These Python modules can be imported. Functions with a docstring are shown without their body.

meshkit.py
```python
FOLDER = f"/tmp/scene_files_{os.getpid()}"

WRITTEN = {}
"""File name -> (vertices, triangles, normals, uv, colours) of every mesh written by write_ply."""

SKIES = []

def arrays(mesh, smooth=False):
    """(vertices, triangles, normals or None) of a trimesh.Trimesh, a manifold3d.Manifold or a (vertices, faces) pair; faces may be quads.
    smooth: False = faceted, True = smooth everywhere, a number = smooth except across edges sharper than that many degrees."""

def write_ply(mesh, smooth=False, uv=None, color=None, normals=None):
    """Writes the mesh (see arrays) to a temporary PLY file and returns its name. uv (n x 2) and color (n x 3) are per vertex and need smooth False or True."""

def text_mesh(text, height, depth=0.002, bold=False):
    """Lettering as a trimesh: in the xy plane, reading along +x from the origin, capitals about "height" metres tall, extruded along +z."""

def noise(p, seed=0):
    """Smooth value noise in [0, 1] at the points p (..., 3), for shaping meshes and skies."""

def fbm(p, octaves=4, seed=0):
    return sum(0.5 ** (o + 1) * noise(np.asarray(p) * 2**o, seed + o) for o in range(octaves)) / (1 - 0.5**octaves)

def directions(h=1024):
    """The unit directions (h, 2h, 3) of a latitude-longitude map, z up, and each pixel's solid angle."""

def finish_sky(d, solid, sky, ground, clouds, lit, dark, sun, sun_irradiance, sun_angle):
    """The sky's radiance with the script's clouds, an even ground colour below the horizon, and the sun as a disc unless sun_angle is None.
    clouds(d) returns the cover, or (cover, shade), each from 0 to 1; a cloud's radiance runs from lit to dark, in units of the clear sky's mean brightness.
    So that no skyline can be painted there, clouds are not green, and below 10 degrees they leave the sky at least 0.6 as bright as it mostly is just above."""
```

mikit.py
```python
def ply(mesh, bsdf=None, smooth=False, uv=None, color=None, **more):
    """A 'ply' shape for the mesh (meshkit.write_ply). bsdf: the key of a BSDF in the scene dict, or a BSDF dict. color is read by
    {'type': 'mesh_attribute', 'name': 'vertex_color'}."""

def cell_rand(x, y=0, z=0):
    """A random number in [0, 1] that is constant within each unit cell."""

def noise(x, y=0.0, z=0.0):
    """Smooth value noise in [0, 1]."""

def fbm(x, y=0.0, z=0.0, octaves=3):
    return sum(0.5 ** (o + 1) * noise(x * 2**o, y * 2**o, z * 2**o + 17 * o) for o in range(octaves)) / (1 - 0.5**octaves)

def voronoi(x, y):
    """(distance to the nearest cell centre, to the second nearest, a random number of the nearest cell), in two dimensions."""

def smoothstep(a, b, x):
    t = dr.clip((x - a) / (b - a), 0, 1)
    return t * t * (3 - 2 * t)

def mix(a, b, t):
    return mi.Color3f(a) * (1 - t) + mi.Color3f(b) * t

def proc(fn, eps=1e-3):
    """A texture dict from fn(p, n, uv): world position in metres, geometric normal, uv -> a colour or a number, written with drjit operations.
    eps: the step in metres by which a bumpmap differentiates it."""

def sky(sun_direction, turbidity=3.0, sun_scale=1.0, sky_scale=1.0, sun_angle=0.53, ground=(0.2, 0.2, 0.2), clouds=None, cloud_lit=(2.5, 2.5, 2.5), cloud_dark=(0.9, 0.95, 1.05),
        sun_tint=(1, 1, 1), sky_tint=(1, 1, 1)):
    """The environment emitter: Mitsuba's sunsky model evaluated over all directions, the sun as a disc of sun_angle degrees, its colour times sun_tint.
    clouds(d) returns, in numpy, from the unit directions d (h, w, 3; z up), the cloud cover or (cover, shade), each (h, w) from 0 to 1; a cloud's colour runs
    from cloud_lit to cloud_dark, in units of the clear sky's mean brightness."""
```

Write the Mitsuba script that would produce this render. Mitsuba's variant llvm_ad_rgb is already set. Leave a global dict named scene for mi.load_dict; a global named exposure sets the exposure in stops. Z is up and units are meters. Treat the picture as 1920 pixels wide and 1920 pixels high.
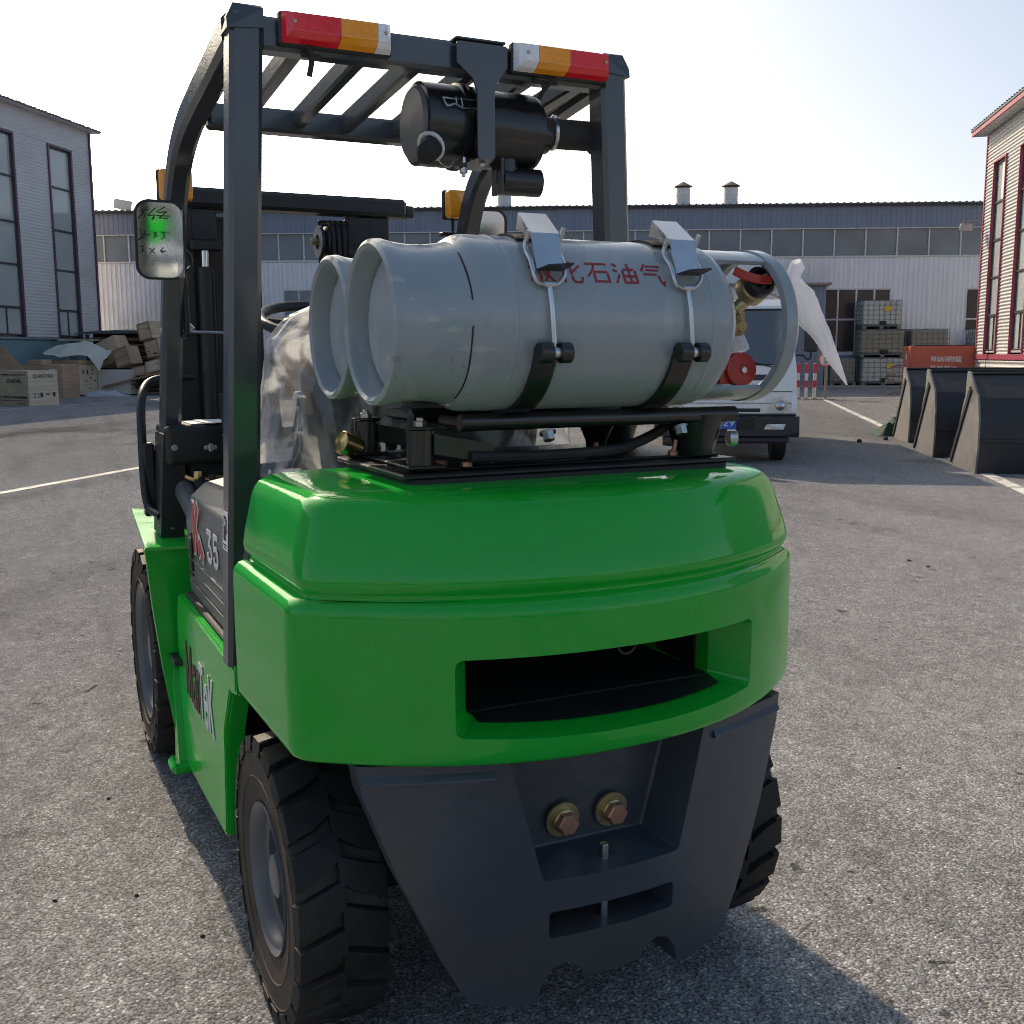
import math, random
import numpy as np, trimesh, mitsuba as mi, mikit, meshkit
import drjit as dr
import manifold3d as m3
from shapely.geometry import Polygon, LineString, Point, box as sbox
from shapely.ops import unary_union
from shapely import affinity
from mikit import noise, fbm, voronoi, cell_rand, smoothstep, mix

T = mi.ScalarTransform4f
scene, labels = {}, {}
rnd = random.Random(7)
# ---------------------------------------------------------------- camera, sky, exposure
CAM_H, PITCH, ROLL = 1.3715, 0.1465, 0.0044
_up = np.array([math.sin(ROLL), math.cos(ROLL) * math.sin(PITCH), math.cos(ROLL) * math.cos(PITCH)])
scene['camera'] = {'type': 'perspective', 'fov': 51.55, 'fov_axis': 'x', 'near_clip': 0.05, 'far_clip': 2000.0,
                   'to_world': T().look_at(origin=[0, 0, CAM_H], target=[0, math.cos(PITCH), CAM_H - math.sin(PITCH)], up=_up.tolist())}
SUN_AZ, SUN_EL = math.radians(28.5), math.radians(33)
SUN = [-math.sin(SUN_AZ) * math.cos(SUN_EL), math.cos(SUN_AZ) * math.cos(SUN_EL), math.sin(SUN_EL)]
scene['sky'] = mikit.sky(SUN, turbidity=6.5, sun_scale=0.9, sky_scale=1.12, sun_tint=(0.95, 1.0, 1.08), sky_tint=(1.04, 1.0, 0.97))
exposure = 2.15

# ---------------------------------------------------------------- helpers
def V(*a): return np.array(a, float)

def unit(a):
    a = np.asarray(a, float)
    return a / (np.linalg.norm(a) + 1e-12)

def frame(o, x=(1, 0, 0), y=(0, 1, 0), z=None):
    m = np.eye(4)
    x, y = unit(x), unit(y)
    z = unit(np.cross(x, y)) if z is None else unit(z)
    m[:3, 0], m[:3, 1], m[:3, 2], m[:3, 3] = x, y, z, o
    return m

def rotz(a, o=(0, 0, 0)):
    c, s = math.cos(a), math.sin(a)
    return frame(o, (c, s, 0), (-s, c, 0))

def at(x, y, z): return frame((x, y, z))

def hull(p): return trimesh.Trimesh(np.asarray(p, float)).convex_hull

def cbox(lo, hi, c=0.004):
    "box with chamfered edges"
    lo, hi = np.minimum(lo, hi).astype(float), np.maximum(lo, hi).astype(float)
    c = min(c, 0.45 * float((hi - lo).min()))
    if c < 1e-5:
        return trimesh.creation.box(bounds=[lo, hi])
    p = []
    for ix in (0, 1):
        for iy in (0, 1):
            for iz in (0, 1):
                k = np.where([ix, iy, iz], hi, lo)
                s = np.where([ix, iy, iz], -c, c)
                for a in range(3):
                    q = k + s
                    q[a] = k[a]
                    p.append(q)
    return hull(p)

def rbox(lo, hi, r, n=12):
    lo, hi = np.minimum(lo, hi).astype(float) + r, np.maximum(lo, hi).astype(float) - r
    s = trimesh.creation.uv_sphere(r, count=[n, 2 * n]).vertices
    return hull(np.vstack([s + [x, y, z] for x in (lo[0], hi[0]) for y in (lo[1], hi[1]) for z in (lo[2], hi[2])]))

def cat(*m):
    out = []
    for a in m:
        out += list(a) if isinstance(a, (list, tuple)) else [a]
    return trimesh.util.concatenate(out)

def tr(mesh, M):
    m = mesh.copy()
    m.apply_transform(M)
    return m

def mirx(mesh):
    m = mesh.copy()
    v = np.array(m.vertices)
    v[:, 0] *= -1
    return trimesh.Trimesh(v, np.array(m.faces)[:, ::-1], process=False)

def sweep(path, sec, closed=False, caps=True, up=None):
    "sec: (k,2) section points, swept with transported frames"
    P = np.asarray(path, float)
    n, k = len(P), len(sec)
    if closed:
        t = np.roll(P, -1, 0) - np.roll(P, 1, 0)
    else:
        d = np.diff(P, axis=0)
        d /= np.linalg.norm(d, axis=1, keepdims=True) + 1e-12
        t = np.vstack([d[:1], d[:-1] + d[1:], d[-1:]])
    t /= np.linalg.norm(t, axis=1, keepdims=True) + 1e-12
    a = np.asarray(up, float) if up is not None else (V(0, 0, 1) if abs(t[0][2]) < 0.9 else V(1, 0, 0))
    sec = np.asarray(sec, float)
    verts = []
    for i in range(n):
        if up is not None:
            a = np.asarray(up, float)
        a = a - t[i] * (a @ t[i])
        a = a / (np.linalg.norm(a) + 1e-12)
        b = np.cross(a, t[i])
        s = 1.0
        verts.append(P[i] + sec[:, :1] * b + sec[:, 1:] * a * s)
    v = np.vstack(verts)
    f = []
    m = n if closed else n - 1
    for i in range(m):
        j = (i + 1) % n
        for q in range(k):
            r = (q + 1) % k
            f += [[i * k + q, i * k + r, j * k + r], [i * k + q, j * k + r, j * k + q]]
    if caps and not closed:
        for i, o in ((0, 1), (n - 1, 0)):
            c = len(v)
            v = np.vstack([v, v[i * k:(i + 1) * k].mean(0)])
            for q in range(k):
                r = (q + 1) % k
                f.append([c, i * k + r, i * k + q] if o else [c, i * k + q, i * k + r])
    mesh = trimesh.Trimesh(v, f, process=False)
    if not closed and mesh.volume < 0:
        mesh.invert()
    return mesh

def circ(r, n=12): return [(r * math.cos(2 * math.pi * i / n), r * math.sin(2 * math.pi * i / n)) for i in range(n)]

def rsec(w, h, c=0.006):
    return [(-w / 2 + c, -h / 2), (w / 2 - c, -h / 2), (w / 2, -h / 2 + c), (w / 2, h / 2 - c), (w / 2 - c, h / 2), (-w / 2 + c, h / 2), (-w / 2, h / 2 - c), (-w / 2, -h / 2 + c)]

def tube(path, r, n=10, closed=False): return sweep(path, circ(r, n), closed)

def curve(pts, n=8):
    "Catmull-Rom through pts"
    P = np.asarray(pts, float)
    P = np.vstack([2 * P[0] - P[1], P, 2 * P[-1] - P[-2]])
    out = []
    for i in range(1, len(P) - 2):
        for t in np.linspace(0, 1, n, endpoint=False):
            a, b, c, d = P[i - 1:i + 3]
            out.append(0.5 * (2 * b + (c - a) * t + (2 * a - 5 * b + 4 * c - d) * t * t + (3 * b - a - 3 * c + d) * t ** 3))
    return np.array(out + [P[-2]])

def lathe(prof, o=(0, 0, 0), d=(0, 0, 1), n=48):
    "prof: (radius, height) along axis d from o"
    d = unit(d)
    x = unit(np.cross(d, V(0, 0, 1) if abs(d[2]) < 0.9 else V(1, 0, 0)))
    y = np.cross(d, x)
    ang = np.arange(n) * 2 * math.pi / n
    ring = np.cos(ang)[:, None] * x + np.sin(ang)[:, None] * y
    prof = [(max(r, 1e-4), h) for r, h in prof]
    v = np.vstack([np.asarray(o) + ring * r + d * h for r, h in prof])
    f = []
    for i in range(len(prof) - 1):
        for j in range(n):
            k = (j + 1) % n
            f += [[i * n + j, i * n + k, (i + 1) * n + k], [i * n + j, (i + 1) * n + k, (i + 1) * n + j]]
    m = trimesh.Trimesh(v, f, process=False)
    if m.volume < 0:
        m.invert()
    return m

def cyl(p0, p1, r, n=24, ch=0.0015):
    p0, p1 = np.asarray(p0, float), np.asarray(p1, float)
    h = np.linalg.norm(p1 - p0)
    ch = min(ch, r * 0.3, h * 0.3)
    return lathe([(0, 0), (r - ch, 0), (r, ch), (r, h - ch), (r - ch, h), (0, h)], p0, p1 - p0, n)

def hexnut(p0, d, r, h): return lathe([(0, 0), (r, 0), (r, h * 0.85), (r * 0.85, h), (0, h)], p0, d, 6)

def ext(poly, h, M=None):
    "extrude shapely polygon(s) by h along local z, place by M"
    gs = list(getattr(poly, 'geoms', [poly]))
    m = cat([trimesh.creation.extrude_polygon(g, h, engine='earcut') for g in gs if g.area > 1e-9])
    if M is not None:
        m.apply_transform(M)
        if np.linalg.det(M[:3, :3]) < 0:
            m.invert()
    return m

def rpoly(pts, r=0.0):
    p = Polygon(pts)
    return p.buffer(-r).buffer(2 * r, quad_segs=6).buffer(-r) if r else p

XZ = lambda y, o=(0, 0): frame((o[0], y, o[1]), (1, 0, 0), (0, 0, 1))       # local xy -> X,Z ; extrudes toward -Y
YZ = lambda x: frame((x, 0, 0), (0, 1, 0), (0, 0, 1))                       # local xy -> Y,Z ; extrudes toward +X

def man(mesh):
    return m3.Manifold(m3.Mesh(np.asarray(mesh.vertices, np.float32), np.asarray(mesh.faces, np.uint32)))

def unman(M):
    m = M.to_mesh()
    return trimesh.Trimesh(np.array(m.vert_properties[:, :3], float), np.array(m.tri_verts), process=False)

def diff(a, *bs):
    a = trimesh.Trimesh(a.vertices, a.faces)
    a.merge_vertices()
    A = man(a)
    for b in bs:
        b = trimesh.Trimesh(b.vertices, b.faces)
        b.merge_vertices()
        A = A - man(b)
    return unman(A)

_used = set()
def name(n):
    if n not in _used:
        _used.add(n)
        return n
    i = 1
    while f'{n}_{i:03d}' in _used:
        i += 1
    n = f'{n}_{i:03d}'
    _used.add(n)
    return n

def put(n, mesh, mat, parent=None, smooth=False, M=None, **more):
    key = name((parent + '__' if parent else '') + n)
    d = mesh if isinstance(mesh, dict) else mikit.ply(mesh, mat, smooth=smooth, **more)
    d = dict(d)
    if isinstance(mesh, dict) and mat:
        d['bsdf'] = {'type': 'ref', 'id': mat}
    if M is not None:
        d['to_world'] = T(np.asarray(M).tolist())
    scene[key] = d
    return key

def thing(n, label, category, group=None):
    key = name(n)
    labels[key] = {'label': label, 'category': category}
    if group:
        labels[key]['group'] = group
    return key

def tag(key, label, category=None, group=None, kind=None):
    d = {'label': label} if label else {}
    if category: d['category'] = category
    if group: d['group'] = group
    if kind: d['kind'] = kind
    labels[key] = d
    return key

# ---------------------------------------------------------------- materials
def rgb(c): return {'type': 'rgb', 'value': list(map(float, c))} if not isinstance(c, dict) else c

def pr(key, color, rough=0.5, metallic=0.0, spec=0.5, cc=0.0, ccg=0.95, bump=None, scale=1.0, **k):
    d = {'type': 'principled', 'base_color': rgb(color), 'roughness': rough, 'metallic': float(metallic), 'specular': float(spec), 'clearcoat': float(cc), 'clearcoat_gloss': float(ccg), **k}
    if metallic: d.pop('specular')
    if bump is not None:
        d = {'type': 'bumpmap', 'arbitrary': bump, 'scale': float(scale), 'bsdf': d}
    scene[key] = {'type': 'twosided', 'bsdf': d}
    return key

def tint(c, amount, freq, dirt=None, dirt_amount=0.0, dirt_freq=1.5):
    "colour with soft uneven tone and blotches of dirt of its own shape"
    def fn(p, n, uv):
        t = fbm(p.x * freq, p.y * freq, p.z * freq, 3) - 0.5
        col = mi.Color3f(c) * (1 + 2 * amount * t)
        if dirt is not None:
            m = smoothstep(0.5, 0.75, fbm(p.x * dirt_freq + 3.1, p.y * dirt_freq, p.z * dirt_freq + 7.7, 4)) * dirt_amount
            col = mix(col, dirt, m)
        return col
    return mikit.proc(fn)

def orange_peel(p, n, uv): return noise(p.x * 240, p.y * 240, p.z * 240) + 0.5 * noise(p.x * 90, p.y * 90, p.z * 90)
PEEL = mikit.proc(orange_peel, eps=1.5e-3)

def cast_ripple(p, n, uv): return 0.12 * orange_peel(p, n, uv) + fbm(p.x * 8, p.y * 8, p.z * 8, 2)
CAST = mikit.proc(cast_ripple, eps=2e-3)

def stones(p):
    return voronoi(p.x * 146 + 0.35 * noise(p.x * 70, p.y * 70), p.y * 146)

def asphalt_color(p, n, uv):
    f1, f2, r = stones(p)
    big = fbm(p.x * 0.35, p.y * 0.22, 0.0, 4)
    mid = fbm(p.x * 2.2 + 9, p.y * 2.2, 3.0, 3)
    v = 0.335 * (0.84 + 0.34 * big) * (0.92 + 0.16 * mid)
    v = v * (0.64 + 0.72 * r * r) * (1 - 0.62 * smoothstep(0.42, 0.72, f1))
    v = v + 0.16 * smoothstep(0.94, 0.975, r)
    v = v * (0.77 + 0.46 * noise(p.x * 60, p.y * 48, 8.0)) * (0.86 + 0.28 * noise(p.x * 17, p.y * 13, 6.0))
    streak = smoothstep(0.58, 0.80, fbm(p.x * 0.9 - p.y * 0.15, p.y * 0.10, 11.0, 3))
    track = smoothstep(0.55, 0.75, fbm(p.x * 3.1 + p.y * 1.3, p.y * 0.25 - p.x * 0.1, 21.0, 3))
    v = v * (1 - 0.20 * streak) * (1 - 0.14 * track)
    oil = smoothstep(0.68, 0.80, fbm(p.x * 0.55 + 40, p.y * 0.55, 31.0, 4))
    v = v * (1 - 0.30 * oil)
    warm = noise(p.x * 37, p.y * 37, 5.0)
    spot = smoothstep(0.90, 0.93, noise(p.x * 21, p.y * 21, 2.0)) * smoothstep(0.55, 0.7, noise(p.x * 3.1, p.y * 3.1, 4.0))
    v = v * (1 - 0.6 * spot)
    return mi.Color3f(v * (0.985 + 0.04 * warm), v * 0.99, v * (1.015 - 0.03 * warm))

def asphalt_bump(p, n, uv):
    f1, f2, r = stones(p)
    return (1 - dr.minimum(f1, 0.8)) * (0.35 + 0.65 * r)

scene['asphalt'] = {'type': 'twosided', 'bsdf': {'type': 'bumpmap', 'arbitrary': mikit.proc(asphalt_bump, eps=1.2e-3), 'scale': 0.0032,
    'bsdf': {'type': 'diffuse', 'reflectance': mikit.proc(asphalt_color)}}}

def paint_color(p, n, uv):
    f1, f2, r = stones(p)
    w = smoothstep(0.42, 0.62, fbm(p.x * 7, p.y * 7, 1.0, 4) + 0.12 * r)
    return mix((0.72, 0.69, 0.62), (0.27, 0.26, 0.25), w * 0.75)
scene['road_paint'] = {'type': 'twosided', 'bsdf': {'type': 'bumpmap', 'arbitrary': mikit.proc(asphalt_bump, eps=1.2e-3), 'scale': 0.002,
    'bsdf': {'type': 'principled', 'base_color': mikit.proc(paint_color), 'roughness': 0.7}}}

GREEN = (0.008, 0.40, 0.030)
pr('green_paint', tint(GREEN, 0.07, 3.0, (0.05, 0.30, 0.06), 0.25, 4.0), 0.075, spec=0.42, cc=0.4, ccg=0.99, bump=CAST, scale=0.0011)
pr('green_sheet', tint(GREEN, 0.06, 3.0), 0.16, spec=0.5, cc=0.4, ccg=0.98, bump=mikit.proc(lambda p, n, uv: noise(p.x * 14, p.y * 14, p.z * 30) + 0.25 * noise(p.x * 60, p.y * 60, p.z * 90), eps=4e-3), scale=0.0011)
pr('frame_grey', tint((0.040, 0.046, 0.053), 0.14, 5.0), 0.16, spec=0.75, cc=0.5, ccg=0.97, bump=PEEL, scale=0.00012)
pr('casting_grey', tint((0.045, 0.055, 0.073), 0.2, 6.0, (0.072, 0.062, 0.052), 0.5, 5.0), 0.33, spec=0.5, cc=0.3, ccg=0.9, bump=mikit.proc(lambda p, n, uv: fbm(p.x * 26, p.y * 26, p.z * 26, 4), eps=2e-3), scale=0.0022)
pr('hood_grey', tint((0.115, 0.118, 0.122), 0.05, 4.0), 0.36, cc=0.4, ccg=0.9, bump=PEEL, scale=0.00012)
pr('black_gloss', tint((0.010, 0.010, 0.011), 0.2, 6.0), 0.25, cc=0.8, ccg=0.93, bump=PEEL, scale=0.00012)
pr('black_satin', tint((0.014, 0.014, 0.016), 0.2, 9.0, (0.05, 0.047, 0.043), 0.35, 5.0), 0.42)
pr('black_rubber', tint((0.018, 0.018, 0.019), 0.2, 12.0, (0.07, 0.06, 0.05), 0.35, 6.0), 0.7)
pr('black_plastic', (0.017, 0.018, 0.02), 0.38)
def tyre_color(p, n, uv):
    d = smoothstep(0.3, 0.7, fbm(p.x * 9, p.y * 9, p.z * 9, 4))
    return mix((0.013, 0.0125, 0.012), (0.080, 0.062, 0.047), 0.14 + 0.42 * d)
pr('tyre_rubber', mikit.proc(tyre_color), 0.62, bump=mikit.proc(lambda p, n, uv: fbm(p.x * 90, p.y * 90, p.z * 90, 3), eps=2e-3), scale=0.0008)
pr('tread_rubber', tint((0.010, 0.0098, 0.0096), 0.25, 10.0, (0.05, 0.042, 0.034), 0.3, 8.0), 0.65, bump=mikit.proc(lambda p, n, uv: fbm(p.x * 70, p.y * 70, p.z * 70, 3), eps=2e-3), scale=0.0012)
pr('rim_paint', tint((0.10, 0.11, 0.125), 0.1, 9.0, (0.12, 0.10, 0.08), 0.5, 7.0), 0.35, cc=0.5, ccg=0.88)
def tank_color(p, n, uv):
    t = fbm(p.x * 6, p.y * 6, p.z * 6, 3) - 0.5
    col = mi.Color3f(0.305, 0.340, 0.360) * (1 + 0.16 * t)
    sc = smoothstep(0.80, 0.86, noise(p.x * 18, p.y * 60, p.z * 60)) * smoothstep(0.6, 0.8, noise(p.x * 5, p.y * 5, p.z * 5 + 4))
    drip = smoothstep(0.66, 0.74, noise(p.x * 34, p.y * 9, p.z * 5 + 3)) * smoothstep(0.45, 0.7, noise(p.x * 4 + 8, p.y * 4, p.z * 4))
    col = mix(col, (0.47, 0.47, 0.44), drip * 0.30)
    chip = smoothstep(0.86, 0.90, noise(p.x * 95, p.y * 95, p.z * 60)) * smoothstep(0.5, 0.65, noise(p.x * 7, p.y * 7 + 2, p.z * 7))
    col = mix(col, (0.16, 0.155, 0.15), chip * 0.35)
    return mix(col, (0.45, 0.455, 0.44), sc * 0.6)
pr('tank_paint', mikit.proc(tank_color), 0.15, cc=0.6, ccg=0.98, bump=PEEL, scale=0.00028)
pr('zinc', tint((0.60, 0.62, 0.64), 0.12, 20.0), 0.28, metallic=1.0)
pr('steel', (0.55, 0.55, 0.55), 0.22, metallic=1.0)
pr('chrome_rod', (0.75, 0.76, 0.78), 0.12, metallic=1.0)
pr('brass', tint((0.62, 0.47, 0.20), 0.2, 60.0), 0.3, metallic=1.0)
pr('copper_bolt', tint((0.52, 0.28, 0.20), 0.25, 60.0), 0.45, metallic=0.75)
pr('yellow_zinc', tint((0.50, 0.42, 0.24), 0.25, 50.0), 0.4, metallic=0.85)
pr('red_plastic', (0.42, 0.030, 0.018), 0.35)
pr('red_stencil', tint((0.33, 0.028, 0.035), 0.2, 40.0), 0.5)
pr('white_print', (0.62, 0.63, 0.64), 0.5)
pr('white_paper', (0.72, 0.72, 0.72), 0.6)
pr('dark_print', (0.02, 0.02, 0.02), 0.6)
pr('marker_ink', (0.012, 0.012, 0.012), 0.5)
pr('red_print', (0.48, 0.05, 0.04), 0.5)
pr('maroon_print', (0.10, 0.05, 0.045), 0.5)
def lens(key, c):
    scene[key] = {'type': 'twosided', 'bsdf': {'type': 'principled', 'base_color': rgb(c), 'roughness': 0.10, 'specular': 0.6, 'clearcoat': 1.0, 'clearcoat_gloss': 0.98}}
lens('lens_red', (0.85, 0.012, 0.03))
lens('lens_amber', (0.97, 0.36, 0.010))
lens('lens_clear', (0.88, 0.88, 0.92))
scene['mirror_glass'] = {'type': 'twosided', 'bsdf': {'type': 'roughconductor', 'material': 'Al', 'alpha': 0.012, 'specular_reflectance': rgb((0.86, 0.88, 0.88))}}
scene['sky_sheen_glass'] = {'type': 'blendbsdf', 'weight': 0.38, 'a': {'type': 'thindielectric', 'int_ior': 1.6}, 'b': {'type': 'twosided', 'bsdf': {'type': 'principled', 'base_color': rgb((0.30, 0.35, 0.42)), 'roughness': 0.15, 'specular': 0.8}}}  # blue grey layer paints the sky reflection into the windscreen
scene['pane_glass'] = {'type': 'thindielectric', 'int_ior': 1.5}
def film_w(p, n, uv):
    q = 2.2 * fbm(p.x * 5, p.y * 5, p.z * 5, 2)
    a = fbm(p.x * 11 + q, p.y * 11 + q, p.z * 4 - q, 4)
    return 0.10 + 0.58 * smoothstep(0.47, 0.63, a)
scene['plastic_film'] = {'type': 'blendbsdf', 'weight': mikit.proc(film_w),
    'a': {'type': 'thindielectric', 'int_ior': 1.45},
    'b': {'type': 'principledthin', 'base_color': rgb((0.82, 0.84, 0.86)), 'roughness': 0.25, 'spec_trans': 0.0, 'diff_trans': 1.1, 'eta': 1.45}}
scene['bag_film'] = {'type': 'bumpmap', 'arbitrary': mikit.proc(lambda p, n, uv: fbm(p.x * 90 + p.z * 40, p.y * 90, p.z * 12, 3), eps=2e-3), 'scale': 0.006, 'bsdf': {'type': 'principledthin', 'base_color': rgb((0.78, 0.79, 0.85)), 'roughness': 0.3, 'diff_trans': 0.9, 'eta': 1.45}}
# yard and buildings
pr('wall_white', tint((0.74, 0.74, 0.77), 0.06, 0.7, (0.40, 0.38, 0.36), 0.3, 0.5), 0.45)
pr('wall_blue_grey', tint((0.19, 0.22, 0.29), 0.08, 0.8), 0.45)
pr('wall_grey', tint((0.52, 0.505, 0.51), 0.05, 0.8, (0.26, 0.25, 0.25), 0.3, 0.5), 0.45)
pr('wall_cream', tint((0.49, 0.48, 0.465), 0.05, 0.8, (0.42, 0.40, 0.37), 0.3, 0.6), 0.45)
pr('trim_red', (0.33, 0.055, 0.09), 0.45)
pr('trim_purple', (0.085, 0.045, 0.075), 0.45)
pr('window_frame_white', (0.60, 0.60, 0.60), 0.45)
pr('window_frame_dark', (0.055, 0.052, 0.055), 0.45)
pr('dark_glass', tint((0.19, 0.215, 0.24), 0.25, 0.9), 0.14, spec=0.35)
pr('dark_glass_brown', tint((0.060, 0.050, 0.053), 0.3, 1.5), 0.14, spec=0.3)
pr('plinth_teal', tint((0.16, 0.25, 0.29), 0.15, 1.5, (0.10, 0.12, 0.13), 0.6, 1.5), 0.6)
pr('plinth_blue', tint((0.15, 0.22, 0.33), 0.1, 1.5), 0.6)
pr('roof_dark', (0.07, 0.075, 0.085), 0.5)
pr('roof_underside', (0.42, 0.42, 0.43), 0.5)
pr('concrete', tint((0.24, 0.23, 0.22), 0.15, 2.0), 0.8)
pr('galvanised', tint((0.42, 0.43, 0.45), 0.12, 3.0), 0.4, metallic=0.6)
def wood_color(c, s=1.0):
    def fn(p, n, uv):
        g = fbm(p.x * 2.5, p.y * 2.5, p.z * 26, 4)
        b = fbm(p.x * 1.3, p.y * 1.3, p.z * 1.3, 3)
        return mi.Color3f(c) * (0.62 + 0.55 * g) * (0.75 + 0.5 * b) * s
    return mikit.proc(fn)
pr('plywood', wood_color((0.52, 0.41, 0.28)), 0.75)
pr('plywood_pale', wood_color((0.66, 0.56, 0.41)), 0.75)
pr('cardboard', wood_color((0.44, 0.31, 0.20)), 0.8)
pr('batten_wood', wood_color((0.31, 0.21, 0.135)), 0.8)
pr('old_timber', wood_color((0.115, 0.085, 0.065)), 0.85)
pr('dark_timber', wood_color((0.05, 0.04, 0.034)), 0.85)
pr('rust_red', tint((0.26, 0.060, 0.035), 0.25, 3.0), 0.65)
pr('sheet_cloth', (0.52, 0.50, 0.46), 0.7)
pr('tank_orange', tint((0.47, 0.115, 0.07), 0.08, 2.0), 0.5)
pr('bucket_black', tint((0.022, 0.023, 0.027), 0.2, 3.0, (0.06, 0.055, 0.05), 0.4, 3.0), 0.5)
pr('bucket_side', tint((0.21, 0.205, 0.195), 0.18, 4.0, (0.05, 0.05, 0.05), 0.5, 2.5), 0.5)
pr('tote_plastic', tint((0.50, 0.50, 0.47), 0.08, 2.0, (0.30, 0.29, 0.24), 0.4, 1.5), 0.45)
pr('tote_dirty', tint((0.27, 0.25, 0.20), 0.15, 2.0), 0.5)
pr('cage_steel', (0.16, 0.18, 0.18), 0.5, metallic=0.5)
pr('label_yellow', (0.72, 0.48, 0.03), 0.5)
pr('post_white', tint((0.66, 0.64, 0.62), 0.1, 4.0), 0.5)
pr('post_red', (0.50, 0.045, 0.05), 0.45)
pr('rusty_pole', tint((0.27, 0.23, 0.20), 0.3, 5.0), 0.7)
pr('truck_white', tint((0.80, 0.79, 0.77), 0.04, 1.5), 0.3, cc=0.8, ccg=0.93)
pr('truck_bumper', (0.030, 0.032, 0.036), 0.45)
pr('plate_blue', (0.02, 0.12, 0.55), 0.4)
pr('headlamp_reflector', tint((0.62, 0.60, 0.56), 0.35, 22.0), 0.22, metallic=0.35)
pr('cabin_dark', (0.03, 0.032, 0.036), 0.7)
pr('cabin_red', (0.35, 0.10, 0.11), 0.7)
pr('tarp_green', tint((0.018, 0.055, 0.035), 0.3, 14.0), 0.75, spec=0.2)
pr('wood_hat', (0.15, 0.12, 0.10), 0.7)

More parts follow.
